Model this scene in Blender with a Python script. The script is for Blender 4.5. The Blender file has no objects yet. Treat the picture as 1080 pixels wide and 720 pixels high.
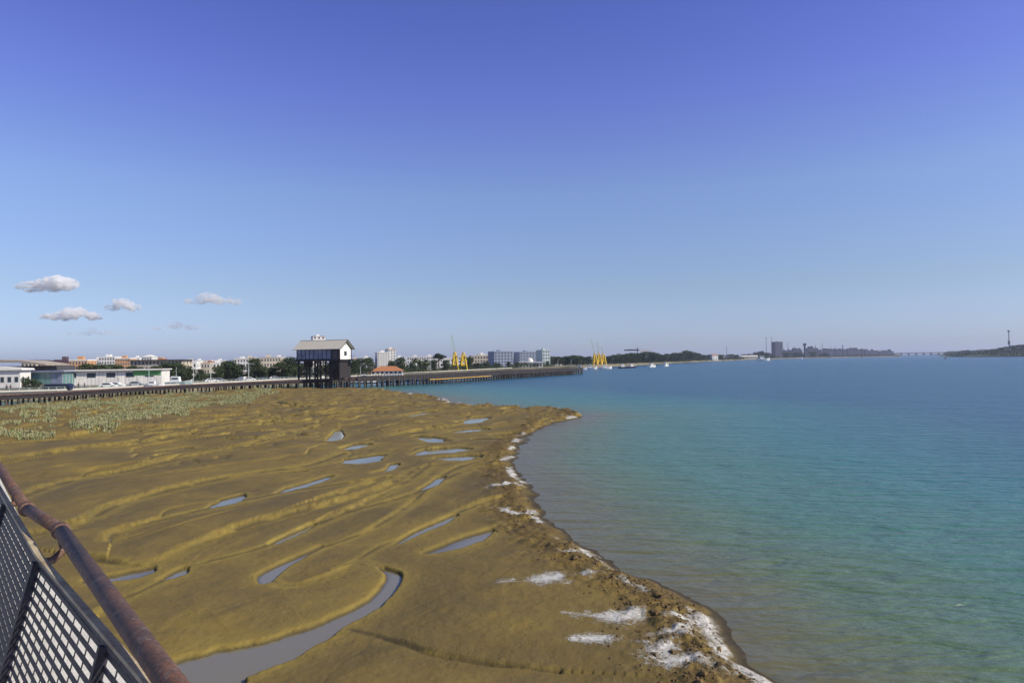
import bpy, math, random
import numpy as np
from mathutils import Vector, Matrix

random.seed(7)
HAZE = 1.0e-4
R = math.radians
H = 8.5            # eye height above low-tide water
F = 720.0           # focal length in photo pixels (1080 wide)
PITCH = math.atan(19.0/720.0)
ROLL = -0.0145      # the photographer held the camera slightly tilted
scene = bpy.context.scene
col = scene.collection

# ------------------------------------------------------------------ camera
cd = bpy.data.cameras.new('camera'); cam = bpy.data.objects.new('camera', cd); col.objects.link(cam)
cam.location = (0, 0, H); cam.rotation_euler = (Matrix.Rotation(R(90)+PITCH,3,'X')@Matrix.Rotation(ROLL,3,'Z')).to_euler()
cd.lens = 24; cd.sensor_width = 36; cd.clip_start = 0.05; cd.clip_end = 60000
scene.camera = cam

# ------------------------------------------------------------------ light
SUN_EL = R(36)
SUN_AZ = Vector((0.955, -0.295)).normalized()     # horizontal direction towards the sun
w = bpy.data.worlds.new('World'); scene.world = w; w.use_nodes = True
nt = w.node_tree; nt.nodes.clear()
out = nt.nodes.new('ShaderNodeOutputWorld'); bg = nt.nodes.new('ShaderNodeBackground')
sky = nt.nodes.new('ShaderNodeTexSky'); sky.sky_type = 'NISHITA'; sky.sun_disc = False
sky.sun_elevation = SUN_EL; sky.sun_rotation = math.atan2(SUN_AZ.x, SUN_AZ.y)
sky.air_density = 1.0; sky.dust_density = 0.6; sky.ozone_density = 2.5
tc = nt.nodes.new('ShaderNodeTexCoord'); sx = nt.nodes.new('ShaderNodeSeparateXYZ')
ramp = nt.nodes.new('ShaderNodeValToRGB')
nt.links.new(tc.outputs['Generated'], sx.inputs[0]); nt.links.new(sx.outputs['Z'], ramp.inputs[0])
cr = ramp.color_ramp
SKYR = [(0.0, (0.74, 0.89, 1.5)), (0.098, (0.86, 0.875, 1.09)), (0.232, (1.05, 1.03, 1.31)), (0.354, (0.93, 0.84, 1.50)), (0.456, (0.80, 0.73, 1.47)), (0.56, (.72,.74,1.0)), (0.9, (0.7, 0.72, .8))]
while len(cr.elements) < len(SKYR): cr.elements.new(0.5)
for e,(p,c) in zip(cr.elements, SKYR): e.position = p; e.color = (*c,1)
mx = nt.nodes.new('ShaderNodeMix'); mx.data_type='RGBA'; mx.blend_type='MULTIPLY'; mx.inputs[0].default_value = 1
nt.links.new(sky.outputs[0], mx.inputs[6]); nt.links.new(ramp.outputs[0], mx.inputs[7])
nt.links.new(mx.outputs[2], bg.inputs[0]); bg.inputs[1].default_value = 0.11
nt.links.new(bg.outputs[0], out.inputs[0])
sd_ = bpy.data.lights.new('sun','SUN'); sun = bpy.data.objects.new('sun', sd_); col.objects.link(sun)
sd_.energy = 5.0; sd_.angle = R(0.5); sd_.color = (1.0,0.92,0.76)
sv = Vector((SUN_AZ.x*math.cos(SUN_EL), SUN_AZ.y*math.cos(SUN_EL), math.sin(SUN_EL)))
sun.rotation_euler = sv.to_track_quat('Z','Y').to_euler(); sun.location = (60,-40,80)
vs = scene.view_settings; vs.view_transform='Standard'; vs.look='None'; vs.gamma=1; vs.use_curve_mapping=False
vs.exposure = 0.0
scene.cycles.volume_bounces = 12
scene.cycles.max_bounces = 12
scene.cycles.diffuse_bounces = 3
scene.cycles.glossy_bounces = 3

# ------------------------------------------------------------------ helpers
def ray(x, y):
    px=(x-540)/F; pz=(360-y)/F
    dx=px*math.cos(ROLL)-pz*math.sin(ROLL); dz=px*math.sin(ROLL)+pz*math.cos(ROLL)
    return dx, math.cos(PITCH)-dz*math.sin(PITCH), math.sin(PITCH)+dz*math.cos(PITCH)
def P(x, y, Y):
    a,b,c = ray(x,y); return Vector((a*Y/b, Y, H+c*Y/b))
def G(x, y, z=0.0):
    a,b,c = ray(x,y); t=(z-H)/c; return Vector((a*t, b*t, z))
def XA(x, Y): return (x-540)/F*Y/math.cos(PITCH)*1.0

def mat(name, color, rough=0.8, var=0.0, scale=2.0, bump=0.0, bscale=20.0, metal=0.0, color2=None, spec=0.5, detail=4.0, stretch=None, lo=0.35, hi=0.65):
    m = bpy.data.materials.new(name); m.use_nodes=True; t=m.node_tree; b=t.nodes['Principled BSDF']
    b.inputs['Roughness'].default_value=rough; b.inputs['Metallic'].default_value=metal
    b.inputs['Specular IOR Level'].default_value=spec
    b.inputs['Base Color'].default_value=(*color,1)
    if var or color2 or bump:
        co=t.nodes.new('ShaderNodeTexCoord'); src=co.outputs['Object']
        if stretch:
            mp=t.nodes.new('ShaderNodeMapping'); mp.inputs['Scale'].default_value=stretch
            t.links.new(src,mp.inputs[0]); src=mp.outputs[0]
    if var or color2:
        n=t.nodes.new('ShaderNodeTexNoise'); n.inputs['Scale'].default_value=scale; n.inputs['Detail'].default_value=detail
        t.links.new(src,n.inputs['Vector'])
        r=t.nodes.new('ShaderNodeValToRGB'); r.color_ramp.elements[0].position=lo; r.color_ramp.elements[1].position=hi
        c2 = color2 if color2 else tuple(max(0,c*(1+var)) for c in color)
        c1 = color if color2 else tuple(max(0,c*(1-var)) for c in color)
        r.color_ramp.elements[0].color=(*c1,1); r.color_ramp.elements[1].color=(*c2,1)
        t.links.new(n.outputs[0],r.inputs[0]); t.links.new(r.outputs[0],b.inputs['Base Color'])
    if bump:
        n2=t.nodes.new('ShaderNodeTexNoise'); n2.inputs['Scale'].default_value=bscale; n2.inputs['Detail'].default_value=6
        t.links.new(src,n2.inputs['Vector'])
        bp=t.nodes.new('ShaderNodeBump'); bp.inputs['Strength'].default_value=bump; bp.inputs['Distance'].default_value=0.02
        t.links.new(n2.outputs[0],bp.inputs['Height']); t.links.new(bp.outputs[0],b.inputs['Normal'])
    return m

class MB:
    def __init__(s): s.v=[]; s.f=[]; s.mi=[]
    def add(s, vs, fs, mi=0):
        n=len(s.v); s.v+= [tuple(v) for v in vs]; s.f+=[tuple(i+n for i in f) for f in fs]; s.mi+=[mi]*len(fs); return s
    def box(s, x0,x1,y0,y1,z0,z1, mi=0, M=None):
        vs=[(x0,y0,z0),(x1,y0,z0),(x1,y1,z0),(x0,y1,z0),(x0,y0,z1),(x1,y0,z1),(x1,y1,z1),(x0,y1,z1)]
        if M is not None: vs=[M@Vector(v) for v in vs]
        return s.add(vs,[(0,3,2,1),(4,5,6,7),(0,1,5,4),(1,2,6,5),(2,3,7,6),(3,0,4,7)],mi)
    def tube(s, pts, r, n=8, mi=0, cap=True):
        pts=[Vector(p) for p in pts]; rs = r if isinstance(r,(list,tuple)) else [r]*len(pts)
        rings=[]; up=None
        for i,p in enumerate(pts):
            d=(pts[min(i+1,len(pts)-1)]-pts[max(i-1,0)]).normalized()
            if up is None:
                up = Vector((0,0,1)) if abs(d.z)<0.9 else Vector((1,0,0))
            a=d.cross(up).normalized(); b=a.cross(d).normalized(); up=b
            rings.append([p+rs[i]*(math.cos(2*math.pi*k/n)*a+math.sin(2*math.pi*k/n)*b) for k in range(n)])
        vs=[v for r_ in rings for v in r_]; fs=[]
        for i in range(len(pts)-1):
            for k in range(n): fs.append((i*n+k,i*n+(k+1)%n,(i+1)*n+(k+1)%n,(i+1)*n+k))
        if cap: fs.append(tuple(range(n))[::-1]); fs.append(tuple((len(pts)-1)*n+k for k in range(n)))
        return s.add(vs,fs,mi)
    def beam(s, a, b, wd, mi=0): return s.tube([a,b], wd*0.7, 4, mi)
    def prism(s, poly, y0, y1, mi=0):     # poly in (x,z), extruded along y
        n=len(poly); vs=[(x,y0,z) for x,z in poly]+[(x,y1,z) for x,z in poly]
        fs=[tuple(range(n)), tuple(range(n,2*n))[::-1]]+[(i+n,(i+1)%n+n,(i+1)%n,i) for i in range(n)]
        return s.add(vs,fs,mi)
    def lathe(s, prof, n=12, c=(0,0,0), mi=0):
        vs=[(c[0]+r*math.cos(2*math.pi*k/n),c[1]+r*math.sin(2*math.pi*k/n),c[2]+z) for r,z in prof for k in range(n)]
        fs=[(i*n+k,i*n+(k+1)%n,(i+1)*n+(k+1)%n,(i+1)*n+k) for i in range(len(prof)-1) for k in range(n)]
        return s.add(vs,fs,mi)
    def build(s, name, mats, parent=None, smooth=False):
        me=bpy.data.meshes.new(name); me.from_pydata(s.v,[],s.f)
        if not isinstance(mats,(list,tuple)): mats=[mats]
        for m in mats: me.materials.append(m)
        me.polygons.foreach_set('material_index', s.mi)
        if smooth: me.polygons.foreach_set('use_smooth',[True]*len(s.f))
        me.update()
        o=bpy.data.objects.new(name,me); col.objects.link(o)
        if parent: o.parent=parent
        return o

def tag(o,label=None,cat=None,group=None,kind=None):
    if label: o['label']=label
    if cat: o['category']=cat
    if group: o['group']=group
    if kind: o['kind']=kind
    return o
def empty(name,loc,rz=0,label=None,cat=None,group=None):
    o=bpy.data.objects.new(name,None); o.empty_display_size=0.3; col.objects.link(o)
    o.location=loc; o.rotation_euler=(0,0,rz); return tag(o,label,cat,group)
def copy_tree(o,parent=None):
    c=o.copy(); col.objects.link(c); c.parent=parent
    for ch in list(o.children): copy_tree(ch,c)
    return c
def dup(o,loc,rz=0,s=1.0,label=None,group=None):
    c=copy_tree(o); c.location=loc; c.rotation_euler=(0,0,rz); c.scale=(s,s,s) if not isinstance(s,tuple) else s
    if label: c['label']=label
    if group: c['group']=group
    return c

# numpy value noise -------------------------------------------------
def _hash(ix,iy,seed):
    h=(ix.astype(np.int64)*374761393+iy.astype(np.int64)*668265263+seed*974634777)&0xffffffff
    h=((h^(h>>13))*1274126177)&0xffffffff
    h=(h^(h>>16))&0xffffffff
    return h.astype(np.float64)/4294967295.0*2-1
def vnoise(x,y,seed=0):
    ix=np.floor(x); iy=np.floor(y); fx=x-ix; fy=y-iy
    u=fx*fx*fx*(fx*(fx*6-15)+10); v=fy*fy*fy*(fy*(fy*6-15)+10)
    a=_hash(ix,iy,seed); b=_hash(ix+1,iy,seed); c=_hash(ix,iy+1,seed); d=_hash(ix+1,iy+1,seed)
    return (a*(1-u)+b*u)*(1-v)+(c*(1-u)+d*u)*v
def fbm(x,y,oct=4,seed=0):
    r=0; a=1; s=0
    for i in range(oct):
        r=r+a*vnoise(x*2**i+17.3*i,y*2**i+9.1*i,seed+i); s+=a; a*=0.5
    return r/s
def sstep(a,b,x):
    t=np.clip((x-a)/(b-a),0,1); return t*t*(3-2*t)

def polydist(X,Y,pts,ws=None):
    """distance to a polyline, interpolated half width and side (+ = left of direction)"""
    best=np.full(X.shape,1e9); wid=np.ones(X.shape); side=np.zeros(X.shape)
    for i in range(len(pts)-1):
        ax,ay=pts[i]; bx,by=pts[i+1]; dx,dy=bx-ax,by-ay; L2=dx*dx+dy*dy+1e-9
        t=np.clip(((X-ax)*dx+(Y-ay)*dy)/L2,0,1)
        qx=X-(ax+t*dx); qy=Y-(ay+t*dy); d=np.hypot(qx,qy)
        m=d<best; best=np.where(m,d,best)
        if ws is not None: wid=np.where(m,ws[i]*(1-t)+ws[i+1]*t,wid)
        side=np.where(m,np.sign(dx*qy-dy*qx),side)
    return best,wid,side
def subdiv(pts,n=4):
    """Catmull-Rom smoothing of a list of tuples"""
    pts=[np.array(p,float) for p in pts]; P_=[2*pts[0]-pts[1]]+pts+[2*pts[-1]-pts[-2]]; r=[]
    for i in range(1,len(P_)-2):
        for k in range(n):
            t=k/n
            r.append(0.5*((2*P_[i])+(-P_[i-1]+P_[i+1])*t+(2*P_[i-1]-5*P_[i]+4*P_[i+1]-P_[i+2])*t*t+(-P_[i-1]+3*P_[i]-3*P_[i+1]+P_[i+2])*t**3))
    r.append(P_[-2]); return r
def grid_mesh(name,X,Y,Z,mask,mats,attrs={},smooth=True):
    """regular grid to mesh, faces only where mask (on faces) is true"""
    nr,nc=X.shape
    idx=np.arange(nr*nc).reshape(nr,nc)
    a=idx[:-1,:-1][mask]; b=idx[:-1,1:][mask]; c=idx[1:,1:][mask]; d=idx[1:,:-1][mask]
    q=np.stack([a,b,c,d],1)
    used=np.unique(q); remap=np.zeros(nr*nc,np.int64); remap[used]=np.arange(len(used)); q=remap[q]
    co=np.stack([X.ravel()[used],Y.ravel()[used],Z.ravel()[used]],1).astype(np.float32)
    me=bpy.data.meshes.new(name); me.vertices.add(len(co)); me.vertices.foreach_set('co',co.ravel())
    me.loops.add(q.size); me.loops.foreach_set('vertex_index',q.ravel().astype(np.int32))
    me.polygons.add(len(q)); me.polygons.foreach_set('loop_start',(np.arange(len(q))*4).astype(np.int32))
    me.polygons.foreach_set('use_smooth',np.ones(len(q),bool) if smooth else np.zeros(len(q),bool))
    for k,v in attrs.items():
        at=me.attributes.new(k,'FLOAT','POINT'); at.data.foreach_set('value',v.ravel()[used].astype(np.float32))
    for m in mats: me.materials.append(m)
    me.update(calc_edges=True)
    o=bpy.data.objects.new(name,me); col.objects.link(o); return o

# ------------------------------------------------------------------ shore outline
SH=[(300,411),(345,411),(390,412),(425,415),(455,420),(490,427),(530,431),(572,433),(607,437),(594,442),(576,449),(563,457),(552,466),(545,476),(542,490),(546,505),(556,524),(575,547),(600,569),(636,590),(660,607),(692,618),(718,633),(741,650),(748,668),(762,690),(778,706),(800,728),(835,775),(900,900)]
SHW=[tuple(G(x,y)[:2]) for x,y in SH]
SHW=[tuple(p) for p in subdiv(SHW,3)]
SHPOLY=SHW+[(SHW[-1][0],-60),(-400,-60),(-400,105),(-190,112),(-107,142.6),(-96.5,175),(-84,200)]
def inside(X,Y,poly):
    r=np.zeros(X.shape,bool); n=len(poly); j=n-1
    for i in range(n):
        xi,yi=poly[i]; xj,yj=poly[j]
        if yi!=yj:
            r^=((yi>Y)!=(yj>Y))&(X<(xj-xi)*(Y-yi)/(yj-yi)+xi)
        j=i
    return r
def shore_sd(X,Y):
    wx=0.5*fbm(X/1.6,Y/1.6,3,41)+0.9*fbm(X/5,Y/5,2,44); wy=0.5*fbm(X/1.6+50,Y/1.6,3,42)+1.1*fbm(X/5+9,Y/5,2,45)
    sc=np.clip(Y/60,0.55,1.6)
    wx=wx+.30*fbm(X/.5,Y/.5,3,47); wy=wy+.30*fbm(X/.5+5,Y/.5,3,48)
    Xw,Yw=X+wx*sc,Y+wy*sc
    d,_,_=polydist(Xw,Yw,SHPOLY+[SHPOLY[0]]); return np.where(inside(Xw,Yw,SHPOLY),d,-d)

# channels: (pixel x, pixel y, half width m)
WET=[
 [(90,790,2.2),(170,738,2.0),(225,703,1.55),(275,688,1.15),(325,669,.75),(352,655,.5),(385,640,.42),(404,625,.36),(414,612,.34),(415,603,.28),(404,597,.15)],
 [(100,610,.6),(130,606,.85),(150,601,.75),(159,597,.3)],
 [(174,609,.25),(186,604,.45),(194,598,.25)],
 [(281,611,.3),(284,604,.5),(300,594,.38),(318,585,.3),(338,575,.14)],
 [(288,572,.25),(308,563,.4),(330,552,.2)],
 [(452,581,.3),(475,575,.75),(497,567,.8),(516,558,.35)],
 [(420,571,.2),(445,558,.4),(462,551,.45),(480,542,.25)],
 [(222,534,.3),(238,529,.9),(250,523,.8),(256,520,.2)],
 [(293,519,.2),(312,513,.8),(332,507,.75),(348,501,.5)],
 [(292,498,.4),(320,496,.5)],
 [(362,487,.5),(378,485,1.5),(400,479,.6)],
 [(369,472,.8),(382,468,.9)],[(350,464,.5),(355,460,.7),(357,453,.3)],
 [(441,460,.6),(452,461,1.0),(464,464,1.3)],
 [(443,478,.6),(460,475,1.5),(479,473,1.4)],
 [(467,482,.7),(482,482,1.4),(496,481,1.0)],
 [(505,462,.7),(528,462,1.0)],[(523,458,.6),(543,457,.7)],[(488,454,1.2),(505,452,1.2)],
 [(172,475,.5),(195,472,.7)],[(398,497,.4),(411,494,.5),(417,488,.3)],
 [(445,515,.3),(456,510,.5),(466,502,.4)],
 [(430,438,1.0),(455,434,.9)],[(494,445,1.4),(508,440,1.2)],
]
DRY=[
 [(370,664,.3),(395,672,.32),(425,683,.35),(455,694,.28),(505,703,.22),(590,712,.15)],
 [(118,573,.4),(125,562,.45),(170,548,.4),(235,533,.5),(300,519,.5),(365,510,.6)],
 [(110,645,.25),(128,633,.3),(160,618,.3),(186,605,.3)],
 [(0,540,.6),(30,522,.6),(85,505,.7),(140,496,.7),(195,483,.8),(250,473,.8),(330,452,.9)],
 [(-20,575,.5),(75,556,.6),(130,531,.6),(185,516,.7),(255,501,.7),(330,490,.8),(365,478,.8)],
 [(90,590,.4),(150,597,.4),(172,590,.4),(220,570,.4),(268,553,.5),(318,540,.5),(360,529,.6),(405,515,.6),(442,494,.7)],
 [(195,598,.3),(289,573,.3),(367,540,.45),(440,520,.5),(490,497,.6),(530,490,.7)],
 [(282,612,.35),(305,617,.25),(335,612,.3),(360,602,.3),(400,577,.3),(430,565,.3),(478,543,.4),(520,527,.4)],
 [(333,580,.25),(394,557,.3),(437,529,.4),(459,509,.5),(487,492,.6),(528,482,.6)],
 [(340,552,.3),(385,531,.4),(430,508,.5),(455,490,.6)],
 [(340,527,.4),(376,515,.5),(407,503,.6)],
 [(0,490,.9),(60,478,.9),(130,470,.9),(230,455,1.0),(300,447,1.0)],
 [(0,470,.9),(100,462,1.0),(190,452,1.1),(280,440,1.2)],
 [(404,597,.2),(380,590,.2),(350,600,.12)],
 [(515,558,.3),(550,548,.2)],[(275,425,1.4),(330,430,1.2),(400,427,1.4)],[(300,440,1.2),(360,436,1.3),(420,432,1.2)],
]
def worldline(c):
    pts=[]; 
    for x,y,wd in c:
        g=G(x,y,0.15); pts.append((g.x,g.y,wd))
    s=subdiv(pts,4); return [(p[0],p[1]) for p in s],[max(.05,p[2]) for p in s]
FOAM=[ # px x, px y, half width m, strength
 [(528,620,.25),(560,620,.5),(590,616,.8),(618,613,.6),(641,604,.3)],[(596,655,.2),(625,658,.45),(650,660,.6),(676,656,.4)],
 [(606,682,.25),(640,683,.4),(668,686,.35),(682,690,.3)],[(679,712,.35),(690,700,.5),(703,690,.45),(724,677,.25)],
 [(700,709,.4),(735,703,.3),(765,714,.4),(776,716,.2)],[(654,618,.2),(668,624,.3),(682,632,.25)],[(702,657,.3),(724,658,.3)],
 [(592,588,.3),(612,585,.4),(630,583,.3)],[(733,665,.25),(742,652,.25)],[(636,602,.2),(646,598,.3)],[(690,680,.2),(722,672,.3)],
 [(514,516,.4),(540,513,.6),(552,507,.4)],[(520,535,.2),(544,543,.3),(560,541,.3)],
]
def mud_height(X,Y,full=True):
    sd=shore_sd(X,Y)
    # long lobes between drainage lines
    ux,uy=.50,.866
    al=X*ux+Y*uy; ac=X*uy-Y*ux
    wrp=fbm(X/11,Y/11,3,3)
    n=fbm(ac/4.6+1.2*wrp,al/15+.7*wrp,3,5)
    n2=fbm(ac/1.9+.8*wrp,al/5.5,3,15)
    h=0.33+0.10*fbm(X/22,Y/22,2,1)+0.095*np.tanh(n/0.05)+0.05*np.tanh(n2/0.10)
    h-=0.11*np.exp(-((n+.02)/.03)**2)+0.05*np.exp(-(n2/.05)**2)
    n3=fbm(ac/3.1+1.1*fbm(X/9+7,Y/9,3,13),al/17,3,25); keep=sstep(-.25,.1,fbm(X/14,Y/14,2,27))*np.maximum(sstep(38,70,Y),.55*sstep(27,42,Y)*sstep(0,-4,X)); calm=.10+.90*sstep(38,78,Y)*(.4+.6*sstep(4,-6,X+.0*Y)); h=.33+.06*fbm(X/22,Y/22,2,1)+(h-.33)*calm
    h+=keep*(0.085*np.tanh(n3/.035)-.13*np.exp(-((n3+.02)/.026)**2))
    h+=calm*(.16*(1-np.exp(-np.abs(n)/.12)))+keep*.17*(1-np.exp(-np.abs(n3)/.12))-.14
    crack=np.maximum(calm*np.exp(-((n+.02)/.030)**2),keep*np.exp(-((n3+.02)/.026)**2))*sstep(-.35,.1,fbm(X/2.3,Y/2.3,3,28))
    prox=np.maximum(calm**2*np.exp(-(n/.06)**2),keep*np.exp(-(n3/.05)**2))
    far=sstep(60,110,Y); fq=fbm(X/3.4,Y/5.0,4,22); h+=far*(0.11*np.tanh(fq/.09)-.12*np.exp(-((fq+.04)/.05)**2)*sstep(-.1,.25,fbm(X/9,Y/12,2,23)))
    h+=0.12*sstep(110,190,Y)*sstep(0,-60,X)
    h+=0.02*fbm(X/.9,Y/.9,3,8)*1.2
    fine=fbm(X/.28,Y/.28,3,9)
    h+=0.016*fine
    chan=np.zeros(X.shape)
    dmin=np.full(X.shape,1e9)
    if full:
        for ci,c in enumerate(DRY):
            amp=.3 if ci==0 else 1.0
            pts,ws=worldline(c); ws=[q_*.68 for q_ in ws]; d,wd,side=polydist(X,Y,pts,ws)
            d=d+0.30*wd*fbm(X/.8,Y/.8,2,31)
            near=side>0      # upper-left side of a line drawn left to right
            g=np.exp(-(d/(wd*.55))**2)
            dmin=np.minimum(dmin,np.abs(d)+(1.2 if ci==0 else 0))
            h-=0.24*g*amp
            h+=.09*amp*np.tanh(d/(.5*wd))*np.where(near,1,-1)*np.exp(-(d/3.5)**2)
            crack=np.maximum(crack,np.exp(-((d*side-.35*wd)/(wd*.5))**2)*sstep(-.5,.05,fbm(X/1.7,Y/1.7,3,29)))  # dark stripe painted on the far bank as shade of the undercut
            prox=np.maximum(prox,amp**1.5*np.exp(-((d-wd)/(wd*1.1))**2))
            h+=amp*np.where(near,0.06,0.02)*np.exp(-((d-1.9*wd)/(1.2*wd))**2)
            chan=np.maximum(chan,amp**1.5*np.exp(-(d/(wd*1.1))**2)*.9)
    if full:
        for c in WET:
            pts,ws=worldline(c); d,wd,side=polydist(X,Y,pts,ws); dmin=np.minimum(dmin,np.maximum(d-wd,0))
        h+=.36*(1-np.exp(-dmin/(1.5+Y/90.)))-.15
    pit=fbm(X/.34,Y/.34,4,35); h-=prox*.07*np.maximum(pit-.08,0)*4
    h=0.10+np.logaddexp(0,(h-.10)*14)/14      # keep above the water
    if full:
        for ci,c in enumerate(WET):
            pts,ws=worldline(c); ws=[q_*(.88 if ci==0 else .72 if p_[1]<55 else 1.15) for q_,p_ in zip(ws,pts)]; d,wd,side=polydist(X,Y,pts,ws)
            d=d+0.22*wd*fbm(X/.7,Y/.7,3,32)
            # steep on the side nearest the viewer, soft beyond
            low=np.exp(-(np.maximum(d-wd,0)/(1.2+Y/28.))**2)*np.where(side<0,.95,.6)
            h=h*(1-low)+.13*low+low*.02*fine
            slope=np.where(side<0,0.14,0.42)+.1*wd
            t=sstep(0,1,(d-wd)/slope+.5)
            h=-0.16*(1-t)+h*t
            chan=np.maximum(chan,np.exp(-np.maximum(d-wd,0)**2/(.35+.4*wd)**2)*.8)
    # crumbly edge beside the sea
    edge=np.exp(-((sd-1.2)/1.7)**2)*(sd>-3)
    h+=edge*(0.22*np.maximum(fbm(X/.55,Y/.55,4,55),-.2)+.10*np.abs(fbm(X/1.6,Y/1.6,3,56)))
    k=sstep(-.35,1.3,sd)
    h=h*k+(1-k)*(0.05+0.11*np.clip(sd,-20,1))
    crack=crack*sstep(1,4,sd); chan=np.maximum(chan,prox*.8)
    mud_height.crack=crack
    return h,sd,chan,edge

# ------------------------------------------------------------------ mud flat
Zs=14*np.exp(np.linspace(0,math.log(245/14),760)); us=np.linspace(-1.12,0.50,900)
U,ZZ=np.meshgrid(us,Zs); X=U*ZZ; Y=ZZ
h,sd,chan,edge=mud_height(X,Y); crk=mud_height.crack
fm=np.zeros(X.shape)
for c in FOAM:
    pts,ws=worldline(c); d,wd,_=polydist(X,Y,pts,ws); fm=np.maximum(fm,1-d/(wd*2.0))
fm=fm*np.clip(.95+1.0*fbm(X/1.1,Y/1.1,3,64),0.2,1.1)
line=np.exp(-((sd-.25)/.38)**2)*sstep(-.15,.25,fbm(X/3.1,Y/3.1,3,61)); fm=np.maximum(fm*.95,line*.9)
far_line=np.exp(-((sd-1.2)/1.6)**2)*sstep(95,130,Y)*.75*sstep(-.2,.3,fbm(X/7,Y/2.5,3,66)); fm=np.maximum(fm,far_line)
fmask=(sd[:-1,:-1]>-7)

m=bpy.data.materials.new('mud'); m.use_nodes=True; t=m.node_tree; b=t.nodes['Principled BSDF']
def N(t,k,**kw):
    n=t.nodes.new(k)
    for a_,v_ in kw.items(): setattr(n,a_,v_)
    return n
def ramp_node(t,src,stops):
    r=t.nodes.new('ShaderNodeValToRGB'); e=r.color_ramp.elements
    while len(e)<len(stops): e.new(.5)
    for q,(p,c) in zip(e,stops): q.position=p; q.color=(c,c,c,1) if isinstance(c,(int,float)) else (*c,1)
    t.links.new(src,r.inputs[0]); return r.outputs[0]
def mixc(t,fac,a,b_,mode='MIX'):
    n=t.nodes.new('ShaderNodeMix'); n.data_type='RGBA'; n.blend_type=mode
    for i,v in ((0,fac),(6,a),(7,b_)):
        if hasattr(v,'links') or hasattr(v,'is_linked'): t.links.new(v,n.inputs[i])
        elif i==0: n.inputs[0].default_value=v
        else: n.inputs[i].default_value=(*v,1)
    return n.outputs[2]
def noise(t,src,scale,detail=4,rough=.5,dist=0):
    n=t.nodes.new('ShaderNodeTexNoise'); n.inputs['Scale'].default_value=scale; n.inputs['Detail'].default_value=detail
    n.inputs['Roughness'].default_value=rough; n.inputs['Distortion'].default_value=dist; t.links.new(src,n.inputs['Vector']); return n.outputs[0]
def attr(t,name):
    n=t.nodes.new('ShaderNodeAttribute'); n.attribute_name=name; return n.outputs['Fac']
co=N(t,'ShaderNodeTexCoord').outputs['Object']
big=noise(t,co,.12,4,.6,.4); med=noise(t,co,.9,5,.6); fin=noise(t,co,6,5,.7)
c0=mixc(t,ramp_node(t,big,[(.38,0),(.62,1)]),(.138,.100,.032),(.212,.150,.040))
c1=mixc(t,ramp_node(t,med,[(.35,0),(.7,.55)]),c0,(.118,.090,.042))
gn=N(t,'ShaderNodeNewGeometry'); sp=N(t,'ShaderNodeSeparateXYZ'); t.links.new(gn.outputs['Normal'],sp.inputs[0])
slopef=ramp_node(t,sp.outputs['Z'],[(.80,1),(.955,0)])
chf=attr(t,'chan')
mm=N(t,'ShaderNodeMath',operation='MULTIPLY'); t.links.new(chf,mm.inputs[0]); mm.inputs[1].default_value=.75
mxx=N(t,'ShaderNodeMath',operation='MAXIMUM'); t.links.new(mm.outputs[0],mxx.inputs[0]); t.links.new(slopef,mxx.inputs[1])
algae=N(t,'ShaderNodeMath',operation='MULTIPLY'); t.links.new(mxx.outputs[0],algae.inputs[0]); t.links.new(ramp_node(t,med,[(.3,.35),(.6,1)]),algae.inputs[1])
c2=mixc(t,algae.outputs[0],c1,(.285,.212,.046))
c3=mixc(t,ramp_node(t,fin,[(.42,0),(.56,.0),(.72,.38)]),c2,(.07,.055,.03))
c4=mixc(t,ramp_node(t,attr(t,'edge'),[(.3,0),(.95,.55)]),c3,mixc(t,ramp_node(t,fin,[(.4,0),(.62,1)]),(.045,.03,.012),(.17,.11,.035)))
c5=mixc(t,ramp_node(t,attr(t,'wet_shade'),[(0,0),(1,.8)]),c4,(.036,.031,.024))  # wet mud at the pools, plus shade painted along the grooves
t.links.new(c5,b.inputs['Base Color'])
rr=ramp_node(t,big,[(.35,.7),(.65,.9)]); t.links.new(rr,b.inputs['Roughness']); b.inputs['Specular IOR Level'].default_value=.2
bp=N(t,'ShaderNodeBump'); bp.inputs['Strength'].default_value=.75; bp.inputs['Distance'].default_value=.055
ad=N(t,'ShaderNodeMath',operation='ADD'); mfx=N(t,'ShaderNodeMath',operation='MULTIPLY'); t.links.new(fin,mfx.inputs[0]); t.links.new(ramp_node(t,noise(t,co,.5,4,.6),[(.38,.25),(.62,1.3)]),mfx.inputs[1]); t.links.new(mfx.outputs[0],ad.inputs[0]); t.links.new(noise(t,co,2.2,6,.65),ad.inputs[1])
t.links.new(ad.outputs[0],bp.inputs['Height']); t.links.new(bp.outputs[0],b.inputs['Normal'])
wet_shade=np.clip(1-(h-.02)/.09,0,1)
mud=grid_mesh('mud_flat',X,Y,h,fmask,[m],{'chan':chan,'edge':edge,'wet_shade':np.maximum(wet_shade,crk*.85)}); tag(mud,kind='structure')

# the flat beyond the frame, coarse
xs=np.linspace(-320,60,120); ys=np.linspace(-60,14.5,40); X2,Y2=np.meshgrid(xs,ys); h2,sd2,ch2,ed2=mud_height(X2,Y2,False); h2=h2-.02
o=grid_mesh('mud_flat_near',X2,Y2,h2,np.ones((39,119),bool),[m],{'chan':ch2,'edge':ed2,'wet_shade':ch2}); tag(o,kind='structure')

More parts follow.
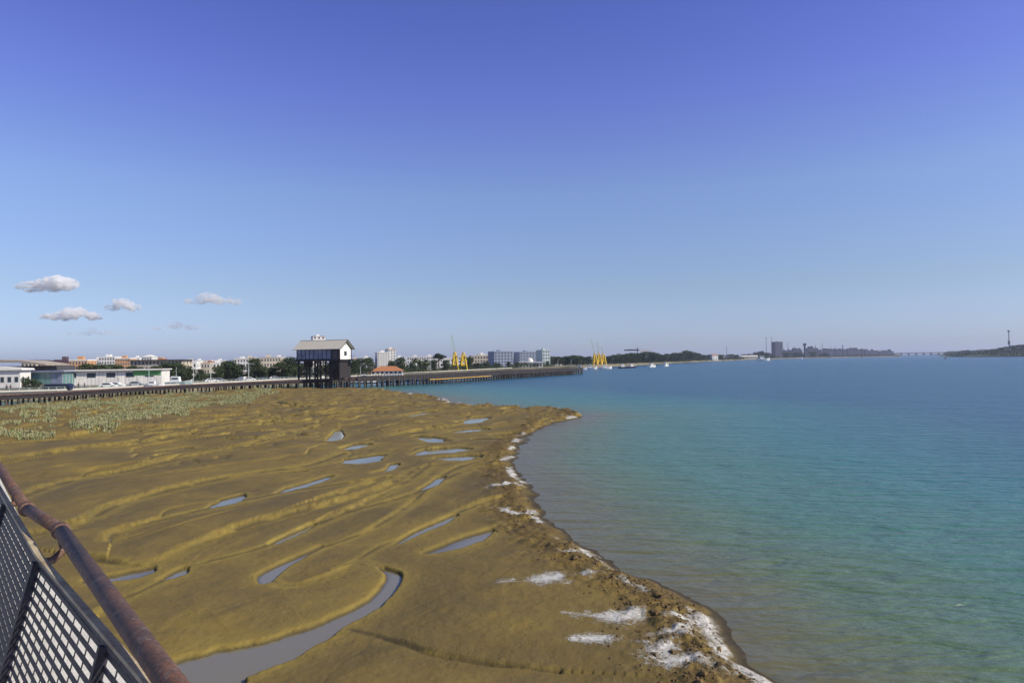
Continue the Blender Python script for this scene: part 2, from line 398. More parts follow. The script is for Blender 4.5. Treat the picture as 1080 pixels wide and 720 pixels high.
# foam washed on the mud
fo=bpy.data.materials.new('foam'); fo.use_nodes=True; t=fo.node_tree; b=t.nodes['Principled BSDF']
co=N(t,'ShaderNodeTexCoord').outputs['Object']
b.inputs['Base Color'].default_value=(.58,.565,.52,1); b.inputs['Roughness'].default_value=.7
f1=noise(t,co,3.0,8,.75,.6)
sm=N(t,'ShaderNodeMath',operation='MULTIPLY_ADD'); t.links.new(attr(t,'foam'),sm.inputs[0]); sm.inputs[1].default_value=.55; t.links.new(f1,sm.inputs[2])
f2=noise(t,co,14,4,.7); sm2=N(t,'ShaderNodeMath',operation='MULTIPLY_ADD'); t.links.new(f2,sm2.inputs[0]); sm2.inputs[1].default_value=.6; t.links.new(sm.outputs[0],sm2.inputs[2])
sm3=N(t,'ShaderNodeMath',operation='MULTIPLY'); t.links.new(sm2.outputs[0],sm3.inputs[0]); sm3.inputs[1].default_value=.6
al=ramp_node(t,sm3.outputs[0],[(.615,0),(.70,.4),(.82,1)]); t.links.new(al,b.inputs['Alpha'])
bp=N(t,'ShaderNodeBump'); bp.inputs['Strength'].default_value=.8; bp.inputs['Distance'].default_value=.05; t.links.new(noise(t,co,9,5,.6),bp.inputs['Height']); t.links.new(bp.outputs[0],b.inputs['Normal'])
fmk=(fm[:-1,:-1]>.05)&(sd[:-1,:-1]>-1.0)
hf=np.maximum(h,0.0)+.008+.014*np.clip(fm,0,1)*(1+fbm(X/.3,Y/.3,3,70))
foam=grid_mesh('sea_foam',X,Y,hf,fmk,[fo],{'foam':np.clip(fm,0,1)}); tag(foam,'dirty white foam left in patches along the crumbling mud edge','foam',kind='stuff')

# ------------------------------------------------------------------ water
Zw=13*np.exp(np.linspace(0,math.log(9000/13),520)); uw=np.concatenate([np.linspace(-4,-1.1,8),np.linspace(-1,1.1,430),np.linspace(1.2,4,8)])
Uw,ZW=np.meshgrid(uw,Zw); XW=Uw*ZW; YW=ZW; sdw=np.full(XW.shape,-60.0)
near=ZW<400; sdw[near]=shore_sd(XW[near],YW[near])
Q1=XW+0*XW
sea_m=bpy.data.materials.new('sea_water'); sea_m.use_nodes=True; t=sea_m.node_tree; b=t.nodes['Principled BSDF']
co=N(t,'ShaderNodeTexCoord').outputs['Object']
dp=attr(t,'deep')      # 0 at the shore, 1 far out (0..1 of 60 m)
warp=noise(t,co,.05,4,.6)
dd=N(t,'ShaderNodeMath',operation='MULTIPLY_ADD'); t.links.new(warp,dd.inputs[0]); dd.inputs[1].default_value=.16; t.links.new(dp,dd.inputs[2])
r=t.nodes.new('ShaderNodeValToRGB'); e=r.color_ramp.elements
ST=[(.06,(.12,.10,.055)),(.12,(.125,.125,.065)),(.19,(.095,.15,.085)),(.29,(.066,.165,.125)),(.55,(.038,.155,.155)),(1,(.018,.092,.142))]
while len(e)<len(ST): e.new(.5)
for q,(p_,c_) in zip(e,ST): q.position=p_; q.color=(*c_,1)
t.links.new(dd.outputs[0],r.inputs[0]); t.links.new(r.outputs[0],b.inputs['Base Color'])
b.inputs['Roughness'].default_value=.26; b.inputs['IOR'].default_value=1.33
def mapped(t,co,rz,sc):
    mp=N(t,'ShaderNodeMapping'); mp.inputs['Rotation'].default_value=(0,0,rz); mp.inputs['Scale'].default_value=sc; t.links.new(co,mp.inputs[0]); return mp.outputs[0]
def wv(t,rz,sc,det,rough=.55): return noise(t,mapped(t,co,R(rz),sc),1.0,det,rough,.3)
a1=wv(t,8,(.28,.95,1),3); a2=wv(t,-14,(.7,2.1,1),4); a3=wv(t,20,(.05,.14,1),3)
s1=N(t,'ShaderNodeMath',operation='MULTIPLY_ADD'); t.links.new(a2,s1.inputs[0]); s1.inputs[1].default_value=.42; t.links.new(a1,s1.inputs[2])
s2=N(t,'ShaderNodeMath',operation='MULTIPLY_ADD'); t.links.new(a3,s2.inputs[0]); s2.inputs[1].default_value=1.2; t.links.new(s1.outputs[0],s2.inputs[2])
bp=N(t,'ShaderNodeBump'); bp.inputs['Distance'].default_value=.54; t.links.new(s2.outputs[0],bp.inputs['Height'])
st=ramp_node(t,dp,[(0,.4),(.06,.95),(.4,1.0)]); t.links.new(st,bp.inputs['Strength']); t.links.new(bp.outputs[0],b.inputs['Normal'])
deep=np.clip(-sdw/60,0,1)
msea=(sdw[:-1,:-1]<1.8)
sea=grid_mesh('sea',XW,YW,np.zeros(XW.shape),msea,[sea_m],{'deep':deep}); tag(sea,kind='structure')
pool_m=bpy.data.materials.new('pool_water'); pool_m.use_nodes=True; t=pool_m.node_tree; b=t.nodes['Principled BSDF']
co=N(t,'ShaderNodeTexCoord').outputs['Object']
b.inputs['Base Color'].default_value=(.17,.155,.115,1); b.inputs['Roughness'].default_value=.08; b.inputs['IOR'].default_value=1.4
bp=N(t,'ShaderNodeBump'); bp.inputs['Strength'].default_value=.25; bp.inputs['Distance'].default_value=.03; t.links.new(noise(t,co,3,3),bp.inputs['Height']); t.links.new(bp.outputs[0],b.inputs['Normal'])
hw=np.full(XW.shape,.3); sel=(sdw>0)&(ZW<260)&(np.abs(Uw)<1.15); hw[sel]=mud_height(XW[sel],YW[sel])[0]
dnode=mixc(t,ramp_node(t,attr(t,'depth'),[(.05,0),(.75,1)]),(.10,.078,.035),(.18,.165,.11)); t.links.new(dnode,b.inputs['Base Color'])
pool=grid_mesh('tide_pool_water',XW,YW,np.zeros(XW.shape)+.002,(~msea)&(ZW[:-1,:-1]<300),[pool_m],{'depth':np.clip(-hw/.15,0,1)}); tag(pool,kind='structure')
# sea behind and beside the camera, coarse
mb=MB(); mb.add([(20,-400,-.01),(900,-400,-.01),(900,12.9,-.01),(20,12.9,-.01)],[(0,1,2,3)])
o=mb.build('sea_near',sea_m); at=o.data.attributes.new('deep','FLOAT','POINT'); at.data.foreach_set('value',[.6]*4); tag(o,kind='structure')
mb=MB(); mb.add([(-9000,-600,-2.5),(9000,-600,-2.5),(9000,9000,-2.5),(-9000,9000,-2.5)],[(0,1,2,3)]); tag(mb.build('river_bed',mat('bed_mud',(.06,.05,.03),.9,.2,.1)),kind='structure')

# clods along the crumbling edge
rng=np.random.default_rng(3); mb=MB()
k=0
ring=np.array(SHW)
cand=[]
for _ in range(9000):
    i=rng.integers(0,len(ring)-1); tt=rng.random(); p=ring[i]*(1-tt)+ring[i+1]*tt
    if not(17<p[1]<130): continue
    if rng.random()> (45/p[1])**1.2: continue
    off=rng.normal(0.9,1.0); dv=ring[i+1]-ring[i]; nn=np.array([dv[1],-dv[0]])/np.hypot(*dv)
    cand.append(p+nn*off)
cand=np.array(cand); ch_,cs_,_,_=mud_height(cand[:,0],cand[:,1]); cn_=fbm(cand[:,0]/2.2,cand[:,1]/2.2,3,95)
for (x,y),zz,sq,nq in zip(cand,ch_,cs_,cn_):
    if sq<.1 or nq<-.02 or k>=1100: continue
    s=rng.uniform(.025,.07)*(1+1.1*(rng.random()<.05))*min(1.15,.55+y/60); a=rng.random()*6.3; zz=max(0.,zz); k+=1
    vs_=[]
    for zq,rq in ((-.5,.6),(0.1,1.0),(.7,.55)):
        for q in range(5):
            an=a+q*1.2566; rj=rq*s*rng.uniform(.7,1.3); vs_.append((x+rj*math.cos(an),y+rj*math.sin(an)*1.2,zz+zq*s*rng.uniform(.6,1.1)))
    fs=[(j*5+q,j*5+(q+1)%5,(j+1)*5+(q+1)%5,(j+1)*5+q) for j in range(2) for q in range(5)]+[(10,11,12,13,14)]
    mb.add(vs_,fs)
tag(mb.build('mud_clods',mat('clod',(.06,.04,.015),.85,color2=(.16,.10,.03),scale=3)),'brown clods of mud and weed broken off at the water edge','mud clods',kind='stuff')

# ------------------------------------------------------------------ marsh plants near the pier
def px_in(x,y):
    d=0
    if -40<x<300:
        ylo=432-0.055*x if x<150 else 424-(x-150)*.085+ (0)
        top=431-.075*max(x,-40) if x<0 else (431-.078*x if x<150 else 419-.058*(x-150))
        if y<top+(1.5 if x<120 else 1.0): return 0
        if y<ylo+4: d=1.0
        if 150<x<262 and y<437-(x-150)*.13: d=1
        if 85<x<200 and 425<y<446-(x-85)*.09: d=max(d,.45)
        if 80<x<112 and 436<y<455: d=max(d,.45)
        if 112<=x<175 and 430<y<448-(x-112)*.15: d=max(d,.45)
        if 25<x<62 and 436<y<447: d=max(d,.45)
        if x<8 and 446<y<458: d=.9
        if 20<x<50 and 452<y<463: d=max(d,.3)
    return d
mb=MB(); k=0; NC=90000
cx0=rng.uniform(-40,300,NC); cy0=rng.uniform(408,463,NC)
jx=22*fbm(cx0/14,cy0/4,3,90); jy=5*fbm(cx0/9,cy0/3,3,91); gpts=[G(a_,b_,.5) for a_,b_ in zip(cx0,cy0)]
gn_=fbm(np.array([g.x for g in gpts])/6.,np.array([g.y for g in gpts])/6.,3,80); ru=rng.random(NC); gz_=mud_height(np.array([g.x for g in gpts]),np.array([g.y for g in gpts]))[0]
for q0 in range(NC):
    if k>=12000: break
    x,y=cx0[q0],cy0[q0]; dns=px_in(x+jx[q0],y+jy[q0])
    if dns<=0: continue
    g=gpts[q0]
    if ru[q0]>dns*np.clip(.85+2.0*gn_[q0],0,1)*(g.y/190): continue
    hh=rng.uniform(.22,.55); base=gz_[q0]-.02; gx,gy=g.x,g.y
    for q in range(9):
        an=rng.random()*6.28; rr_=rng.uniform(0,.35); bx,by=gx+rr_*math.cos(an),gy+rr_*math.sin(an)
        ln=rng.uniform(.15,.35); wdt=rng.uniform(.035,.08); a2_=rng.random()*3.14
        tx,ty=bx+ln*math.cos(an)*hh,by+ln*math.sin(an)*hh
        cx_,cy_=math.cos(a2_)*wdt,math.sin(a2_)*wdt
        mb.add([(bx-cx_,by-cy_,base-.1),(bx+cx_,by+cy_,base-.1),(tx+cx_*.7,ty+cy_*.7,base+hh*rng.uniform(.6,1)),(tx-cx_*.7,ty-cy_*.7,base+hh*rng.uniform(.6,1))],[(0,1,2,3)], int(rng.random()*3))
    k+=1
gm=[mat('marsh_leaf_pale',(.31,.31,.17),.8,.15,1),mat('marsh_leaf_green',(.20,.23,.08),.8,.2,1),mat('marsh_leaf_straw',(.30,.26,.13),.8,.15,1)]
tag(mb.build('marsh_grass',gm),'pale grey green marsh plants in tufts on the mud below the pier','marsh plants',kind='stuff')
print('terrain done')
#%%PART2
# ------------------------------------------------------------------ common materials
M={}
M['white']=mat('white_render',(.72,.70,.66),.8,.08,.5)
M['cream']=mat('cream_render',(.58,.50,.38),.85,.1,.5)
M['orange']=mat('ochre_render',(.55,.30,.14),.85,.12,.5)
M['brick']=mat('brick_red',(.22,.10,.08),.85,.15,.6)
M['beige']=mat('beige_render',(.48,.42,.33),.85,.1,.5)
M['grey']=mat('grey_concrete',(.34,.34,.34),.85,.12,.6)
M['dkgrey']=mat('dark_cladding',(.07,.07,.075),.6,.2,1)
M['purple']=mat('dark_maroon_render',(.11,.065,.085),.8,.15,.6)
M['tile']=mat('clay_tile',(.42,.17,.07),.8,.2,3,bump=.5,bscale=8)
M['glass']=mat('window_glass',(.03,.045,.06),.12)
M['teal']=mat('green_glass',(.10,.22,.22),.2,.1,1)
M['blueshade']=mat('blue_grey_shade',(.22,.26,.36),.8,.1,.6)  # own colour on the glazed hall; on two white towers, painted shade
M['metalroof']=mat('pale_sheet_roof',(.52,.48,.40),.5,.12,1.5,stretch=(4,.3,1))
M['tar']=mat('tarred_timber',(.018,.014,.016),.75,.4,2,bump=.4,bscale=5)
M['timber']=mat('weathered_timber',(.10,.075,.055),.85,.35,3,bump=.4,bscale=6)
M['pile']=mat('pile_timber',(.045,.035,.03),.85,color2=(.13,.12,.095),scale=1.5,lo=.45,hi=.7,stretch=(1,1,.4))
M['rust']=mat('rusted_iron',(.10,.05,.045),.75,.5,2)
M['yellow']=mat('crane_yellow',(.66,.44,.02),.5,.08,2)
M['paleblue']=mat('pale_steel',(.45,.52,.50),.5,.1,2)
M['lime']=mat('faded_green_steel',(.30,.42,.22),.5,.1,2)
M['navy']=mat('navy_paint',(.015,.02,.05),.4,.2,2)
M['rubber']=mat('tyre_rubber',(.02,.02,.02),.9)
M['boatwhite']=mat('white_gelcoat',(.8,.8,.78),.35,.05,1)
M['green']=mat('green_sheet',(.12,.35,.10),.6,.1,1)
M['skin']=mat('skin',(.35,.2,.14),.7)
M['bark']=mat('bark',(.09,.065,.045),.9,.3,3)
M['asph']=mat('quay_concrete',(.29,.27,.22),.9,.15,.1,detail=6)
M['sandq']=mat('quay_edge_stone',(.30,.27,.22),.9,.25,.3,bump=.8,bscale=1.5)

# ------------------------------------------------------------------ the land across the water
front=[(-340,421),(-100,416.5),(0,414),(60,412.3),(120,409.7),(180,406.6),(240,403.7),(300,400.5),(345,398.6),(380,396.6),(430,393.6),(480,391.2),(540,388.2),(590,386.3),(640,384.3),(680,382.7),(720,380.9),(760,379.4),(800,378.0),(850,376.9),(900,376.0),(950,375.2)]
GZ=2.2
fw=[G(x,y,GZ) for x,y in front]
def on_land(x): # distance of the quay edge for a pixel column
    for i in range(len(front)-1):
        if front[i][0]<=x<=front[i+1][0]:
            t_=(x-front[i][0])/(front[i+1][0]-front[i][0]); return fw[i].y*(1-t_)+fw[i+1].y*t_
    return fw[-1].y
vs_=[];fs=[];n=len(fw)
for p in fw: vs_+= [(p.x,p.y,GZ)]
for p in fw: vs_+= [(p.x+0.2,p.y-3.5 if p.y<600 else p.y-5,-1.5)]
back=[(p.x/p.y*9000, 9000,GZ) for i,p in enumerate(fw)]
vs_+=back
for i in range(n-1): fs.append((i,i+1,2*n+i+1,2*n+i)); fs.append((n+i,n+i+1,i+1,i))
mb=MB(); mb.add(vs_,fs); land=mb.build('quay_ground',mat('town_ground',(.07,.075,.035),.95,color2=(.20,.17,.11),scale=.03,detail=8)); tag(land,kind='structure')
# end face of the land beside the open channel
e=fw[-1]; mb=MB(); mb.add([(e.x,e.y,GZ),(back[-1][0],9000,GZ),(back[-1][0],9000,-1.5),(e.x,e.y,-1.5)],[(0,1,2,3)]); tag(mb.build('quay_bank',M['sandq']),kind='structure')
# paved quay strip along the water
mb=MB()
for i in range(0,15):
    a,b_=fw[i],fw[i+1]; wq=lambda p_:max(9,min(26,p_.y*.09))
    mb.add([(a.x,a.y,GZ+.012),(b_.x,b_.y,GZ+.012),(b_.x,b_.y+wq(b_),GZ+.012),(a.x,a.y+wq(a),GZ+.012)],[(0,1,2,3)])
tag(mb.build('quay_pavement',M['asph']),kind='structure')
# quay wall cap
mb=MB()
for i in range(0,12):
    a,b_=fw[i],fw[i+1]; mb.tube([(a.x,a.y-.3,GZ+.12),(b_.x,b_.y-.3,GZ+.12)],.35,4)
tag(mb.build('quay_kerb',mat('pale_kerb',(.5,.47,.4),.9,.1,.3)),kind='structure')

# right bank and the far land that closes the river
def bank(name,pts,z,matl,depth=3000):
    w_=[G(x,y,0) for x,y in pts]; n=len(w_)
    v=[(p.x,p.y-2,-.6) for p in w_]+[(p.x,p.y+6,z) for p in w_]+[(p.x/p.y*(p.y+depth),p.y+depth,z+.3) for p in w_]
    f=[(i,i+1,n+i+1,n+i) for i in range(n-1)]+[(n+i,n+i+1,2*n+i+1,2*n+i) for i in range(n-1)]
    mb=MB(); mb.add(v,f); return tag(mb.build(name,matl),kind='structure')
grassy=mat('marsh_turf',(.055,.08,.02),.9,color2=(.11,.11,.04),scale=.03)
bank('marsh_bank',[(985,374.5),(1010,374.8),(1040,375.2),(1080,375.9),(1130,377),(1250,380),(1500,388)],2.0,grassy,2500)
mb=MB(); mb.add([(1900,5000,-.6),(5200,5000,-.6),(5200,5020,3),(1900,5020,3),(3000,9200,3.2),(9000,9200,3.2)],[(0,1,2,3),(3,2,5,4)]); tag(mb.build('far_bank',mat('far_turf',(.06,.08,.04),.9,.2,.01)),kind='structure')
# low wooded rise on the right bank
mb=MB(); hv=[]; cxr,cyr=1030,1400
for k in range(9):
    r_=1-k/8
    for a in range(28): hv.append((cxr+math.cos(a*math.pi/14)*(15+105*r_)*(1+.12*math.sin(a*1.7)),cyr+math.sin(a*math.pi/14)*(15+110*r_)*(1+.1*math.sin(a*2.3)),1.2+8*(1-r_**2)**.8+.5*math.sin(a*2.1+k)*r_*(1-r_)))
mb.add(hv,[(k*28+a,k*28+(a+1)%28,(k+1)*28+(a+1)%28,(k+1)*28+a) for k in range(8) for a in range(28)]+[tuple(8*28+a for a in range(28))]); tag(mb.build('wooded_rise',grassy,smooth=True),kind='structure')

# ------------------------------------------------------------------ pier
pw=[]
for x,Y in [(-120,128),(-60,136),(0,144),(75,158),(150,176),(225,194),(300,209),(345,217),(375,224),(450,247),(510,285),(570,335),(613,378)]:
    pw.append(((x-540)/F*Y,Y))
pc=[tuple(p) for p in subdiv(pw,12)]
cum=[0]
for i in range(len(pc)-1): cum.append(cum[-1]+math.dist(pc[i],pc[i+1]))
def along(s):
    for i in range(len(pc)-1):
        if cum[i+1]>=s or i==len(pc)-2:
            t_=(s-cum[i])/(cum[i+1]-cum[i]); x=pc[i][0]*(1-t_)+pc[i+1][0]*t_; y=pc[i][1]*(1-t_)+pc[i+1][1]*t_
            dx,dy=pc[i+1][0]-pc[i][0],pc[i+1][1]-pc[i][1]; L=math.hypot(dx,dy); return Vector((x,y,0)),Vector((dx/L,dy/L,0)),Vector((-dy/L,dx/L,0))
def s_at_px(x):
    for i in range(len(pc)):
        if 540+720*pc[i][0]/pc[i][1]>=x: return cum[i]
    return cum[-1]
def strip_mesh(s0,s1,o0,o1,z0,z1,step=3.0,mb=None,mi=0,dz=lambda s:0):
    mb=mb or MB(); k=max(2,int((s1-s0)/step)+1); vs_=[]; fs=[]
    for i in range(k):
        s=s0+(s1-s0)*i/(k-1); p,d,nn=along(s); d_=dz(s)
        for o_,z in ((o0,z0),(o1,z0),(o1,z1),(o0,z1)): q=p+nn*o_; vs_.append((q.x,q.y,z+d_))
    for i in range(k-1):
        for a in range(4): fs.append((i*4+a,i*4+(a+1)%4,(i+1)*4+(a+1)%4,(i+1)*4+a))
    fs+=[(3,2,1,0),tuple((k-1)*4+a for a in range(4))]
    mb.add(vs_,fs,mi); return mb
sH0=s_at_px(316); sH1=s_at_px(371); S1=cum[-1]
def zd(s): # deck level along the approach
    return 2.55+.75*min(1,max(0,(s-30)/110))
def approach(s): return zd(s)-3.0
p0,_,_=along(0)
pier=empty('approach_trestle',(p0.x,p0.y,0),0,'long low dark trestle pier running from the marsh to the black house on stilts','pier')
def at_root(o,root):
    o.parent=root; o.matrix_parent_inverse=Matrix.Translation(-Vector(root.location)); return o
bl=lambda mb,name,m_,root: at_root(mb.build(name,m_),root)
bl(strip_mesh(0,sH1,0,5.5,2.75,3.0,dz=approach),'deck',mat('deck_planks',(.20,.175,.14),.85,.25,.8,stretch=(1,1,1)),pier)
bl(strip_mesh(0,sH1,-.15,.25,2.0,2.95,dz=approach),'girder',M['tar'],pier)
bl(strip_mesh(0,sH1,5.2,5.6,2.05,2.95,dz=approach),'girder',M['tar'],pier)
bl(strip_mesh(0,sH1,-.35,-.15,2.85,3.1,dz=approach),'kerb_beam',M['rust'],pier)
def pile(mb,c,z1,r=.22,lean=Vector((0,0,0))):
    mb.tube([c+Vector((0,0,-1.2))+lean,c+Vector((0,0,z1))],[r*1.1,r],7)
cnt=0; restmb=MB(); s=1.0; i=0
while s<sH1:
    p,d,nn=along(s)
    for j,o_ in enumerate((0.15,2.7,5.3)):
        c=p+nn*(o_)+d*(random.uniform(-.1,.1)+(.9 if j==2 else .3 if j==1 else 0)); mb=MB(); ln=nn*(-.5 if j==0 else .5 if j==2 else 0)
        if j==0 and cnt<100: pile(mb,c,zd(s)-1.1,.24,ln); bl(mb,'pile',M['pile'],pier); cnt+=1
        else: pile(restmb,c,zd(s)-1.1,.22,ln)
    if i%2==0:
        mb=restmb; q0,q1=p+nn*.1,p+nn*5.4; mb.beam(q0+Vector((0,0,zd(s)-1.3)),q1+Vector((0,0,.5)),.09)
    s+=2.35 if s<sH0 else 2.0; i+=1
r_=bl(restmb,'pile_row',M['pile'],pier); tag(r_,kind='stuff')

p0,_,_=along(sH1)
quayp=empty('loading_pier',(p0.x,p0.y,0),0,'tall dark double level timber pier running out over the water from the house on stilts','pier')
DZ=3.3
bl(strip_mesh(sH1+.1,S1,-.5,7.5,DZ-.25,DZ,),'deck',mat('tarred_deck',(.06,.05,.045),.85,.3,.8),quayp)
bl(strip_mesh(sH1+.1,S1,-.75,-.45,DZ-1.3,DZ+.15),'girder',M['tar'],quayp)
bl(strip_mesh(sH1+.1,S1,7.5,7.8,DZ-1.3,DZ+.15),'girder',M['tar'],quayp)
bl(strip_mesh(sH1+.1,S1,-.62,-.5,DZ+.98,DZ+1.12),'handrail',M['tar'],quayp)
bl(strip_mesh(sH1+.1,S1,-.60,-.5,DZ+.55,DZ+.63),'handrail',M['tar'],quayp)
sY0,sY1=s_at_px(449),s_at_px(511)
bl(strip_mesh(sY0,sY1,-1.25,-.95,1.55,1.85),'yellow_pipe',mat('ochre_pipe',(.50,.30,.06),.6,.2,.5),quayp)
cnt=0; restmb=MB(); fence=MB(); s=sH1+.8; i=0
while s<S1:
    p,d,nn=along(s); jt=random.uniform(-.25,.25)
    for j,o_ in enumerate((-.6,3.4,7.6)):
        c=p+nn*o_+d*(jt+.5*j); mb=MB()
        if j==0 and cnt<100:
            pile(mb,c,DZ-.2,.26,nn*-.3); bl(mb,'pile',M['pile'],quayp); cnt+=1
        else: pile(restmb,c,DZ-.2,.22,nn*(.4 if j==2 else 0))
    restmb.beam(p+nn*-.9+Vector((0,0,1.3)),p+nn*7.9+Vector((0,0,1.3)),.12)
    if i%2: restmb.beam(p+nn*-.7+Vector((0,0,.2)),p+nn*-.7+d*2.3+Vector((0,0,DZ-1.2)),.09)
    s+=2.3; i+=1
tag(bl(restmb,'pile_row',M['pile'],quayp),kind='stuff')
s=sH1+.5
while s<S1:
    p,d,nn=along(s); q=p+nn*-.55; fence.box(q.x-.06,q.x+.06,q.y-.06,q.y+.06,DZ,DZ+1.05); s+=1.15
tag(bl(fence,'railing_posts',M['tar'],quayp),kind='stuff')
# stub head at the end of the pier
p,d,nn=along(S1)
mb=MB()
for a in range(5): mb.tube([p+nn*(a*1.9)+Vector((0,0,-1.2)),p+nn*(a*1.9)+Vector((0,0,2.2))],.25,7)
bl(mb,'fender_posts',M['pile'],quayp)

# ------------------------------------------------------------------ house on stilts
hx=XA(311,212); hyaw=R(-17)
house=empty('stilt_house',(hx,213.5,0),hyaw,'black and white boarded house with pale gabled roof, high on dark braced legs','house')
L,W=15.2,7.0; zf,ze,zr=9.35,12.65,15.2
def hp(mb,name,m_,parent=None): return mb.build(name,m_,parent or house)
mb=MB(); mb.box(-.5,L+.5,-.5,W+.5,zf-.55,zf); hp(mb,'floor_platform',M['tar'])
wallm=mat('dark_boarding',(.03,.035,.05),.7,.3,1)
mb=MB(); mb.box(0,L,0,.2,zf,ze); wl=hp(mb,'long_wall',wallm)
mb=MB(); mb.box(0,L,W-.2,W,zf,ze); hp(mb,'long_wall',wallm)
whm=mat('white_boards',(.80,.79,.74),.75,.05,6,stretch=(1,4,.2))
def gable(x0,x1):
    mb=MB(); poly=[(0.2,zf),(W-.2,zf),(W-.2,ze-.02),(W/2,zr-.35),(0.2,ze-.02)]
    n=len(poly); v=[(x0,y,z) for y,z in poly]+[(x1,y,z) for y,z in poly]
    mb.add(v,[tuple(range(n))[::-1],tuple(range(n,2*n))]+[(i,(i+1)%n,(i+1)%n+n,i+n) for i in range(n)]); return mb
g=hp(gable(L-.2,L-.002),'gable_wall',whm); hp(gable(.002,.2),'gable_wall',whm)
mb=MB(); mb.box(L,L+.06,W/2-.75,W/2+.75,zf+1.1,zf+2.5,0); mb.box(L+.06,L+.08,W/2-.55,W/2+.55,zf+1.25,zf+2.35,1); hp(mb,'window',[M['timber'],M['glass']],g)
mb=MB(); mb.lathe([(0,0),(.3,.0),(.3,.08),(0,.08)],10); v=MB(); v.box(L,L+.05,W/2-.25,W/2+.25,ze+1.0,ze+1.45); hp(v,'vent',M['grey'],g)
# corner posts
for y in (0,W-.25):
    mb=MB(); mb.box(L,L+.12,y-.05,y+.3,zf,ze); hp(mb,'corner_post',M['tar'])
# windows on the long wall
fr=mat('grey_blue_frame',(.12,.14,.20),.6,.1,1); pg=mat('blue_pane',(.20,.25,.36),.15,.35,.7)
for k in range(9):
    x0=.35+k*1.5
    if k==8: continue
    mb=MB(); mb.box(x0,x0+1.3,-.07,0,zf+.15,zf+3.05,0)
    wd_=hp(mb,'window',fr,wl)
    for a in range(2):
        for c_ in range(2):
            mb=MB(); mb.box(x0+.08+a*.6,x0+.62+a*.6,-.09,-.07,zf+.28+c_*1.4,zf+1.55+c_*1.4); 
            pn=mb.build('pane',pg,wd_)
mb=MB(); mb.box(13.0,14.4,-.08,0,zf+.1,zf+2.6); hp(mb,'door',M['dkgrey'],wl)
# roof
mb=MB(); ov=.7
for sgn in (0,1):
    y0,y1=(-ov,W/2) if sgn==0 else (W+ov,W/2); ze_=ze-.25
    mb.add([(-.9,y0,ze_),(L+.9,y0,ze_),(L+.9,y1,zr),(-.9,y1,zr),(-.9,y0,ze_+.16),(L+.9,y0,ze_+.16),(L+.9,y1,zr+.16),(-.9,y1,zr+.16)],[(0,3,2,1),(4,5,6,7),(0,1,5,4),(1,2,6,5),(2,3,7,6),(3,0,4,7)])
rf=hp(mb,'roof',M['metalroof'])
mb=MB()
for y0,y1 in ((-ov,W/2),(W+ov,W/2)): mb.beam((L+.95,y0,ze-.18),(L+.95,y1,zr+.12),.16)
hp(mb,'bargeboard',M['tar'],rf)
mb=MB(); mb.tube([(-.9,W/2,zr+.18),(L+.9,W/2,zr+.18)],.13,6); hp(mb,'ridge_cap',M['grey'],rf)
# legs: three braced trestles
def trestle(x0,x1,clad=False):
    for xx in (x0,x1):
        for yy in (.5,W-.5):
            mb=MB(); mb.tube([(xx,yy,-1.2),(xx,yy,zf-.5)],.28,6); hp(mb,'leg',M['tar'])
    mb=MB()
    for yy in (.5,W-.5):
        for z0,z1 in ((3.6,6.4),(6.4,9.0)):
            mb.beam((x0,yy,z0),(x1,yy,z1),.12); mb.beam((x1,yy,z0),(x0,yy,z1),.12)
        mb.beam((x0,yy,6.4),(x1,yy,6.4),.14); mb.beam((x0,yy,3.9),(x1,yy,3.9),.16)
    for xx in (x0,x1):
        mb.beam((xx,.5,3.9),(xx,W-.5,9.0),.12); mb.beam((xx,W-.5,3.9),(xx,.5,9.0),.12); mb.beam((xx,.5,6.4),(xx,W-.5,6.4),.14)
    hp(mb,'brace',M['tar'])
trestle(.4,3.3); trestle(6.3,8.3); trestle(11.6,L-.3)
mb=MB(); mb.box(L-.25,L-.05,.3,W-.3,3.6,9.0); mb.box(12.0,L-.3,.22,.34,6.4,9.0); hp(mb,'cladding',mat('dark_red_boarding',(.022,.017,.018),.8,.4,3,stretch=(1,4,.2)))
mb=MB(); mb.box(.9,2.9,2.5,4.5,6.9,8.9); hp(mb,'machinery_box',M['tar'])
mb=MB()
for k in range(14): mb.box(11.0-k*.28,11.3-k*.28,-.9,-.1,3.5+k*.42,3.58+k*.42)
mb.beam((11.3,-.9,3.5),(7.3,-.9,9.4),.1); mb.beam((11.3,-.1,3.5),(7.3,-.1,9.4),.1); hp(mb,'stair',M['tar'])
mb=MB(); mb.beam((.4,-.2,8.2),(L-.4,-.2,8.2),.2); mb.beam((.4,W+.2,8.2),(L-.4,W+.2,8.2),.2); hp(mb,'tie_beam',M['tar'])
# platform rail at the right of the gable
mb=MB()
mb.box(L+.5,L+2.6,W-2.2,W,zf-.3,zf)
for xx in (L+.6,L+1.6,L+2.5): mb.beam((xx,W-2.1,zf),(xx,W-2.1,zf+1.1),.05)
mb.beam((L+.5,W-2.1,zf+1.1),(L+2.6,W-2.1,zf+1.1),.06); hp(mb,'landing',M['tar'])

# dark hut at the foot of the right trestle
hutp=Vector((XA(350.5,212),212.2,3.0))
hut=empty('pier_hut',hutp,R(-17),'small dark boarded hut on the pier deck under the right end of the stilt house','hut')
mb=MB(); mb.box(0,2.9,-.2,2.2,0,4.4); mb.build('wall',M['tar'],hut)
mb=MB(); mb.prism([(-.2,4.4),(3.1,4.4),(3.1,4.5),(1.45,5.1),(-.2,4.5)],-.4,2.4); mb.build('roof',M['tar'],hut)
mb=MB(); mb.box(1.0,1.9,-.26,-.2,.1,2.1); mb.build('door',M['rust'],hut)

